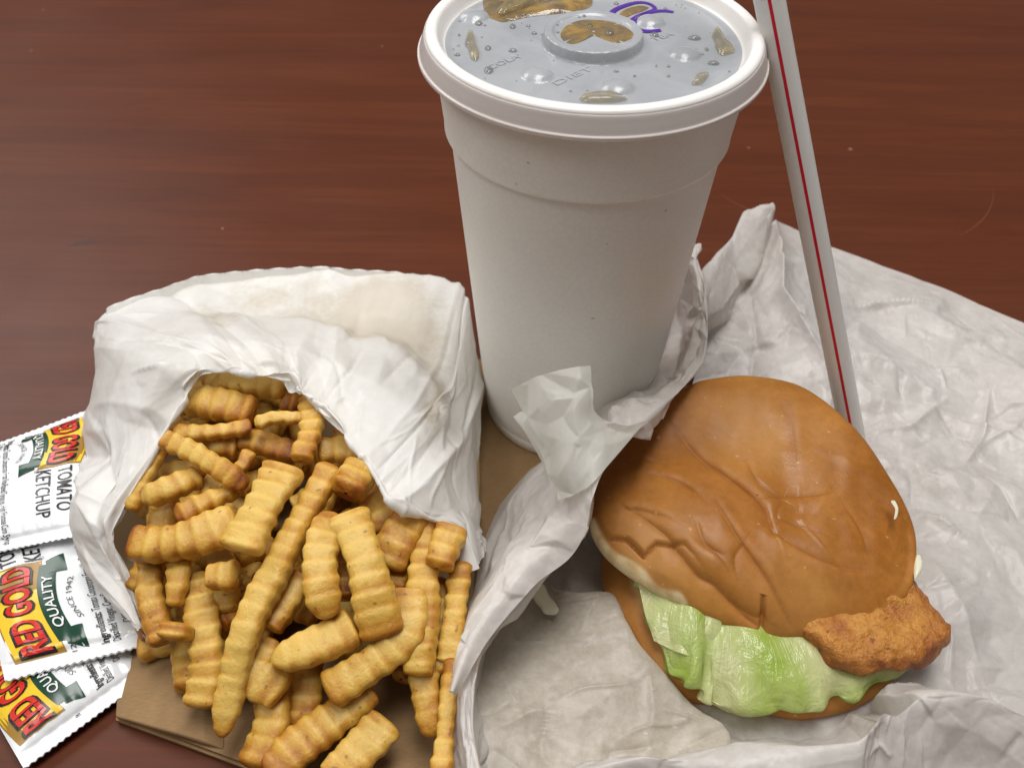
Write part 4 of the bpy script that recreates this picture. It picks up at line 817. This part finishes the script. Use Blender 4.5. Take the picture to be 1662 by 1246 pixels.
FR = [
 ([(690, 300, 4.9), (570, 520, 4.5), (440, 780, 3.8), (385, 960, 2.9), (345, 1150, 2.0)], 92, 85, 'longest fry, running diagonally down the middle of the pile to a browned tip', dict(tip=(.1, .25), brown=(.5, .9))),
 ([(545, 300, 5.3), (490, 400, 5.2), (400, 570, 4.8)], 150, 70, 'wide flat slab of fry on top of the pile, left of the longest fry', dict(brown=(.3, .3), roll=-.15)),
 ([(165, 215, 5.2), (270, 265, 5.2), (350, 315, 5.1), (425, 368, 4.9)], 72, 62, 'curved fry with a dark pointed end near the left side of the bag mouth', dict(tip=(.1, .25), brown=(.1, .9))),
 ([(790, 310, 4.9), (735, 385, 5.1)], 118, 100, 'short blocky fry, brown cut end facing out, at the right edge of the mouth', dict(brown=(.2, .7), tip=(.1, .1))),
 ([(450, 170, 5.0), (520, 150, 5.1), (602, 152, 5.0)], 46, 44, 'small slim pale fry lying level near the top of the bag mouth', dict(brown=(.3, .5))),
 ([(195, 205, 4.6), (310, 195, 4.7), (440, 175, 4.7)], 58, 50, 'slim fry lying level just under the small pale one', dict()),
 ([(340, 30, 4.9), (440, 45, 4.9), (545, 55, 4.8)], 80, 70, 'topmost fry, tucked under the top of the bag mouth', dict(brown=(.2, .2))),
 ([(210, 90, 4.7), (330, 105, 4.8), (450, 130, 4.7)], 125, 90, 'thick fry below the topmost one at the back of the bag', dict(brown=(.2, .4))),
 ([(630, 85, 5.0), (625, 190, 5.0), (595, 285, 4.9)], 88, 66, 'upright crinkled fry behind the tops of the wide slab and the longest fry', dict(brown=(.2, .2), amp=.08)),
 ([(395, 215, 4.0), (490, 235, 4.0), (580, 260, 3.9)], 105, 80, 'shaded fry lying behind the wide flat slab', dict()),
 ([(440, 255, 4.7), (410, 300, 4.6), (385, 335, 4.4)], 60, 50, 'stubby fry poking up between the curved fry and the wide slab', dict(brown=(.4, .3))),
 ([(98, 402, 4.3), (180, 375, 4.5), (280, 330, 4.4)], 92, 80, 'fry with a narrow pale nub at the left of the mouth', dict(tip=(.45, .1), brown=(.1, .2))),
 ([(160, 240, 4.3), (110, 330, 4.1), (55, 440, 3.7)], 72, 60, 'fry tight against the left paper edge of the mouth', dict(brown=(.3, .5))),
 ([(65, 545, 3.8), (170, 545, 4.0), (280, 520, 4.2), (400, 470, 4.2)], 118, 100, 'thick level fry with a broken brown end at the left, under the wide slab', dict(brown=(.9, .1), amp=.07)),
 ([(205, 465, 4.4), (290, 420, 4.5), (400, 370, 4.5)], 62, 56, 'strongly rippled fry resting on top of the thick level fry', dict(amp=.09)),
 ([(125, 590, 3.0), (125, 720, 2.7), (165, 860, 2.2)], 85, 75, 'tall upright fry at the far left of the pile', dict(brown=(.2, .5))),
 ([(210, 790, 2.9), (195, 850, 2.7)], 118, 100, 'blocky fry end with a dark slit at the lower left of the pile', dict(brown=(.5, .3), tip=(.1, .1))),
 ([(215, 590, 3.4), (210, 660, 3.3), (195, 740, 3.0)], 66, 55, 'short pale fry hanging below the thick level fry', dict(brown=(.1, .1))),
 ([(300, 650, 3.7), (400, 645, 3.8)], 108, 95, 'knobbly fry stub with a shiny end, left of the longest fry', dict(brown=(.5, .2), tip=(.1, .1))),
 ([(265, 640, 2.8), (290, 800, 2.4), (300, 940, 1.9), (275, 1060, 1.5)], 102, 80, 'long rippled fry half hidden left of the longest fry', dict(amp=.085, brown=(.1, .4))),
 ([(600, 640, 3.4), (550, 720, 3.3), (490, 810, 3.1)], 105, 90, 'shaded fry in the gap right of the longest fry', dict(brown=(.5, .6))),
 ([(692, 445, 4.9), (655, 570, 4.7), (660, 680, 4.4), (682, 778, 4.0)], 122, 85, 'leaf-shaped fry with pointed ends in the middle right of the pile', dict(tip=(.35, .3), brown=(.5, .5), roll=.2)),
 ([(735, 450, 4.9), (785, 570, 4.6), (820, 700, 4.1), (855, 840, 3.4)], 130, 95, 'large rippled fry with a dark squared end, right of the leaf-shaped one', dict(brown=(.1, 1.0), amp=.06, tip=(.1, .12))),
 ([(765, 800, 3.5), (640, 865, 3.4), (502, 912, 3.2)], 105, 80, 'wedge-shaped pale fry pointing left in the lower middle', dict(tip=(.1, .5), brown=(.2, .4))),
 ([(930, 690, 3.4), (915, 830, 3.2), (800, 935, 2.9), (675, 1010, 2.6)], 128, 90, 'bent thick fry curving down below the dark-ended fry', dict(brown=(.1, .3), amp=.06)),
 ([(810, 390, 3.9), (850, 450, 3.7), (870, 520, 3.5)], 110, 85, 'shaded fry behind the right side of the pile', dict()),
 ([(960, 440, 4.2), (900, 530, 4.0), (860, 620, 3.6)], 115, 70, 'broad fry sloping down left near the right paper edge', dict(brown=(.4, .1))),
 ([(985, 470, 3.9), (975, 640, 3.6), (970, 800, 3.1), (965, 960, 2.5)], 100, 80, 'long upright fry at the right ending in a pale point', dict(brown=(.7, .3), tip=(.1, .2))),
 ([(1070, 490, 4.2), (1020, 620, 4.0)], 105, 85, 'short bright fry against the right paper edge', dict(brown=(.3, .5), tip=(.1, .2))),
 ([(1095, 600, 3.3), (1080, 760, 2.9), (1060, 920, 2.3)], 88, 75, 'fry at the far right edge of the pile', dict(brown=(.3, .2), amp=.08)),
 ([(1078, 900, 2.4), (1055, 1060, 2.2), (1035, 1270, 1.9)], 58, 56, 'thin fry beside the wrapper at the lower right corner of the pile', dict()),
 ([(995, 830, 2.2), (985, 980, 2.0), (1010, 1150, 1.5)], 102, 80, 'tapering fry resting on brown paper at the lower right', dict(tip=(.1, .3), brown=(.2, .6))),
 ([(490, 840, 2.7), (450, 940, 2.6), (540, 1015, 2.3)], 110, 80, 'hooked fry just right of the longest fry near its browned tip', dict(brown=(.2, .2))),
 ([(515, 990, 1.9), (500, 1120, 1.6), (450, 1250, 1.4)], 112, 85, 'upright fry standing at the lower middle edge', dict(brown=(.2, .6), amp=.06)),
 ([(815, 990, 2.1), (710, 1080, 1.9), (600, 1170, 1.7), (490, 1270, 1.5)], 118, 85, 'long rippled fry sloping down left across the bottom of the photo', dict(amp=.07)),
 ([(860, 1090, 1.6), (790, 1180, 1.5), (690, 1290, 1.4)], 132, 85, 'broad fry cut off by the bottom of the photo, right of the long rippled one', dict(brown=(.5, .2))),
 ([(610, 900, 2.0), (610, 1010, 1.6), (595, 1130, 1.2)], 92, 75, 'dark shaded fry deep between the two bottom fries', dict(brown=(.4, .6))),
 ([(910, 600, 3.1), (890, 700, 2.9)], 80, 75, 'brown fry stub behind the bent thick fry', dict(brown=(.8, .8))),
 ([(745, 560, 3.6), (745, 720, 3.2)], 90, 80, 'shaded fry between the leaf-shaped and the dark-ended fry', dict(brown=(.6, .7))),
 ([(650, 255, 4.1), (730, 250, 4.2), (810, 275, 4.1)], 95, 80, 'fry in shadow under the right side of the bag mouth', dict()),
 ([(540, 95, 4.3), (600, 100, 4.4)], 90, 75, 'fry end just right of the topmost fry', dict()),
 ([(270, 235, 3.9), (340, 240, 4.0), (400, 245, 3.9)], 85, 75, 'shaded fry between the level slim fry and the curved one', dict(brown=(.5, .5))),
 ([(290, 360, 4.0), (350, 370, 4.0), (420, 350, 4.0)], 85, 70, 'shaded fry behind the strongly rippled one', dict(brown=(.3, .3))),
 ([(170, 400, 3.4), (165, 460, 3.3), (150, 540, 3.0)], 95, 80, 'fry in shadow between the nub and the thick level fry', dict(brown=(.3, .3))),
 ([(1015, 650, 2.8), (1020, 800, 2.4), (1030, 960, 2.0)], 88, 75, 'fry behind the long upright one at the right', dict(brown=(.3, .5), amp=.08)),
 ([(330, 500, 2.9), (345, 600, 2.8), (360, 760, 2.4)], 90, 75, 'shaded fry under the wide flat slab', dict(brown=(.5, .5))),
]
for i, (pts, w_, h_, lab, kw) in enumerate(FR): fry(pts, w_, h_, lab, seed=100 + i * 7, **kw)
def fillers():
    r = random.Random(4)
    poly = [(120, 120), (300, 20), (560, 60), (800, 320), (1080, 480), (1090, 900), (960, 900), (800, 780), (560, 960), (300, 900), (140, 820), (90, 560), (60, 420)]
    def inside(x, y):
        c = False
        for (x1, y1), (x2, y2) in zip(poly, poly[1:] + poly[:1]):
            if (y1 > y) != (y2 > y) and x < (x2 - x1) * (y - y1) / (y2 - y1) + x1: c = not c
        return c
    k = 0
    while k < 80:
        x, y = r.uniform(60, 1090), r.uniform(40, 960)
        if not inside(x, y): continue
        zt = 3.7 - 2.1 * (y / 960); z = r.uniform(.9, max(1.3, zt)); a = r.uniform(0, 3.14); L = r.uniform(2.0, 4.2)
        c = P(180 + x / 1.928, 600 + y / 1.928, z); d = np.array([math.cos(a), math.sin(a), r.uniform(-.25, .25)]) * L / 2
        lo_, hi_ = P(150, 900, z)[0], P(735, 950, z)[0]
        if min(c[0] - abs(d[0]), 99) < lo_ or c[0] + abs(d[0]) > hi_ or c[1] - abs(d[1]) < P(500, 1130, z)[1] or c[2] - abs(d[2]) < .8: continue
        fry([c - d, c + [0, 0, r.uniform(-.1, .15)], c + d], r.uniform(.65, .9), r.uniform(.55, .75), 'golden crinkle-cut fry half buried in shadow beneath the top layer of fries', seed=900 + k, zk=False, brown=(.4, .4)); k += 1
fillers()

# ------------------------------------------------------------------ ketchup packets
def packet(corners, seed, label, thick=.38, logo=(.10, .60), tom=(.63, .97), code='12', dv=0.0):
    A, B, C, D = PP(corners); ctr = (A + B + C + D) / 4
    e = empty('ketchup_packet', (ctr[0], ctr[1], min(A[2], B[2], C[2], D[2])), label, 'ketchup packet', 'ketchup packets left of the fries'); R = Rooted(e)
    W_ = np.linalg.norm(A - B); L_ = np.linalg.norm(((D - A) + (C - B)) / 2)
    nrm = np.cross(D - A, A - B); nrm /= np.linalg.norm(nrm); nrm *= np.sign(nrm[2])
    def pil(u, v):
        x = np.clip(u, 0, 1); s = .075
        a = np.clip((x - s) / (1 - 2 * s), 0, 1); f = np.clip(4 * a * (1 - a), 0, 1) ** .38; g = np.clip(1 - np.abs(v) ** 2.6, 0, 1) ** .62
        q = np.stack(np.broadcast_arrays(u * L_, v * W_ / 2), -1)
        wr = (.022 * sines(q * [1, 1.8], 3.0, seed) + .016 * facets(q, .9, seed)) * f + .05 * np.abs(sines(q, 1.0, seed + 2)) * f * g
        pk = .018 * np.sin(v * 26 + sines(q, 1.2, seed + 4) * 2) * (gauss(a, .13) + gauss(1 - a, .13)) * (np.minimum(a, 1 - a) > 0)
        return thick * f * g + wr + pk + .010 * np.sin(x * L_ * 55) * (a <= 0) + .010 * np.sin(x * L_ * 55) * (a >= 1) + .05 * sines(q, .55, seed + 7)
    def pos(u, v, off=0.):
        u, v = np.broadcast_arrays(np.asarray(u, float), np.asarray(v, float)); b = (v + 1) / 2
        base = (1 - u)[..., None] * (B + (A - B) * b[..., None]) + u[..., None] * (C + (D - C) * b[..., None])
        return base + nrm * (pil(u, v) + off)[..., None]
    n, m = 200, 150; u = np.linspace(0, 1, n)[:, None]; v = np.linspace(-1, 1, m)[None]
    zig = .010 * np.abs((np.arange(m) % 8) / 4 - 1)[None]; uu = np.where(u < .5, u - zig * sstep(.04, 0, u), u + zig * sstep(.96, 1, u))
    T = pos(uu * 1.0, v); Bt = pos(uu, v, 0) - nrm * (np.clip(pil(u, v), 0, 9) * 1.5 + .02)[..., None]; Bt[..., 2] = np.maximum(Bt[..., 2], .03)
    V = np.concatenate([T.reshape(-1, 3), Bt.reshape(-1, 3)]); F = grid_faces(n, m) + [f[::-1] for f in grid_faces(n, m, off=n * m)]; o = n * m
    rim = [i * m for i in range(n)] + [(n - 1) * m + j for j in range(1, m)] + [i * m + m - 1 for i in range(n - 2, -1, -1)] + [j for j in range(m - 2, 0, -1)]
    for a, b in zip(rim, rim[1:] + rim[:1]): F.append((a, b, b + o, a + o))
    R.add('pouch', V, F, MT['plastic'])
    # print helpers: x runs along u, y along v (both in fractions)
    arch = lambda t: .10 * np.sin(np.clip(t, 0, 1) * np.pi)
    def band(name, u0, u1, v0, v1, mat, off, ar=1., n=60, m=16, u0b=None, u1b=None):
        t = np.linspace(0, 1, n)[:, None]; s = np.linspace(0, 1, m)[None]
        a0 = u0 + ((u0b if u0b is not None else u0) - u0) * s; a1 = u1 + ((u1b if u1b is not None else u1) - u1) * s
        U = a0 + (a1 - a0) * t; Vv = v0 + (v1 - v0) * s + ar * arch(t); R.add(name, pos(U, Vv + dv, off), grid_faces(n, m), mat)
    def text(name, txt, u0, u1, v0, h, mat, off, bold=0., ar=0., t0=0., t1=1., shear=0, grow=None):
        V, F = text_mesh(txt, bold, 1.0, shear)
        wd = V[:, 0].max(); x = V[:, 0] / wd; y = V[:, 1] / .72
        if grow: y = (y - .5) * (1 + grow * (2 * np.abs(x - .5)) ** 2) + .5
        U = u0 + (u1 - u0) * x; Vv = v0 + h * y + ar * arch(t0 + (t1 - t0) * x); R.add(name, pos(U, Vv + dv, off), F, mat, smooth=False)
    l0, l1 = logo; d = l1 - l0
    band('label_border', l0 - .012, l1 + .012, .16, .90, MT['goldline'], .012); band('yellow_label', l0, l1, .18, .88, MT['yellow'], .016)
    band('green_ribbon', l0 + .03, l1 - .02, -.05, .22, MT['green'], .024, ar=1.3)
    band('green_ribbon', l0 - .015, l0 + .09, -.16, .12, MT['green'], .019, ar=0, n=16, u0b=l0 + .015)
    band('green_ribbon', l1 - .08, l1 + .03, -.16, .12, MT['green'], .019, ar=0, n=16, u1b=l1)
    text('brand_outline', 'RED GOLD', l0 - .005, l1 - .002, .345, .42, MT['black'], .045, .06, 1., grow=.12); text('brand_lettering', 'RED GOLD', l0 + .004, l1 - .012, .365, .38, MT['red'], .062, .026, 1., grow=.12)
    text('ribbon_lettering', 'QUALITY', l0 + .2 * d, l1 - .2 * d, .00, .15, MT['white'], .065, .01, 1.3, .2, .8)
    text('date_lettering', 'SINCE 1942', l0 + .26 * d, l1 - .26 * d, -.22, .09, MT['grey'], .03, .0, 1.)
    text('product_lettering', 'TOMATO', tom[0], tom[1] - .03, .52, .26, MT['black'], .03, .008); text('product_lettering', 'KETCHUP', tom[0], tom[1], .16, .26, MT['black'], .03, .008)
    text('registered_mark', '®', l1 + .015, l1 + .04, .12, .08, MT['grey'], .03)
    q = .055
    text('ingredient_lettering', 'Ingredients:', l0 - .02, l0 + .13, -.45, .125, MT['black'], .03, .025)
    text('ingredient_lettering', 'Tomato Concentrate From Vine-Ripened Tomatoes, High Fructose Corn Syrup,', l0 + .14, .97, -.45, .125, MT['black'], .03, .006)
    text('ingredient_lettering', 'Distilled Vinegar, Corn Syrup, Salt, Less Than 2% Of: Spice, Onion Powder, Natural Flavors', l0 - .02, .97, -.62, .125, MT['black'], .03, .006)
    text('distributor_lettering', 'DISTRIBUTED BY:', l0 + .06, l0 + .30, -.82, .11, MT['grey'], .03); text('distributor_lettering', 'RED GOLD LLC', l0 + .33, l0 + .55, -.82, .11, MT['red'], .03, .02)
    text('distributor_lettering', 'ELWOOD, IN 46036', l0 + .58, .97, -.82, .11, MT['grey'], .03)
    text('number_lettering', code, .052, .085 if len(code) > 1 else .066, .02, .08, MT['grey'], .03)
    return e
packet([(38, 1246, .35), (236, 1100, .35), (125, 905, .8), (-85, 1030, .6)], 11, 'lowest ketchup packet, marked 8, tilted with its serrated end on the table', code='8', logo=(.12, .62), tom=(.65, .95))
packet([(8, 1104, 1.1), (234, 1046, 1.0), (165, 800, 1.1), (-55, 838, 1.0)], 23, 'middle ketchup packet, marked 12, lying on the lowest one below the bag edge', code='12', logo=(.075, .56), tom=(.58, .86), dv=-.09)
packet([(146, 664, 1.7), (-40, 730, 1.4), (-42, 903, 1.6), (140, 864, 1.9)], 37, 'upper ketchup packet turned upside down, its print reading downwards beside the bag', code='5', logo=(.05, .46), tom=(.49, .86))
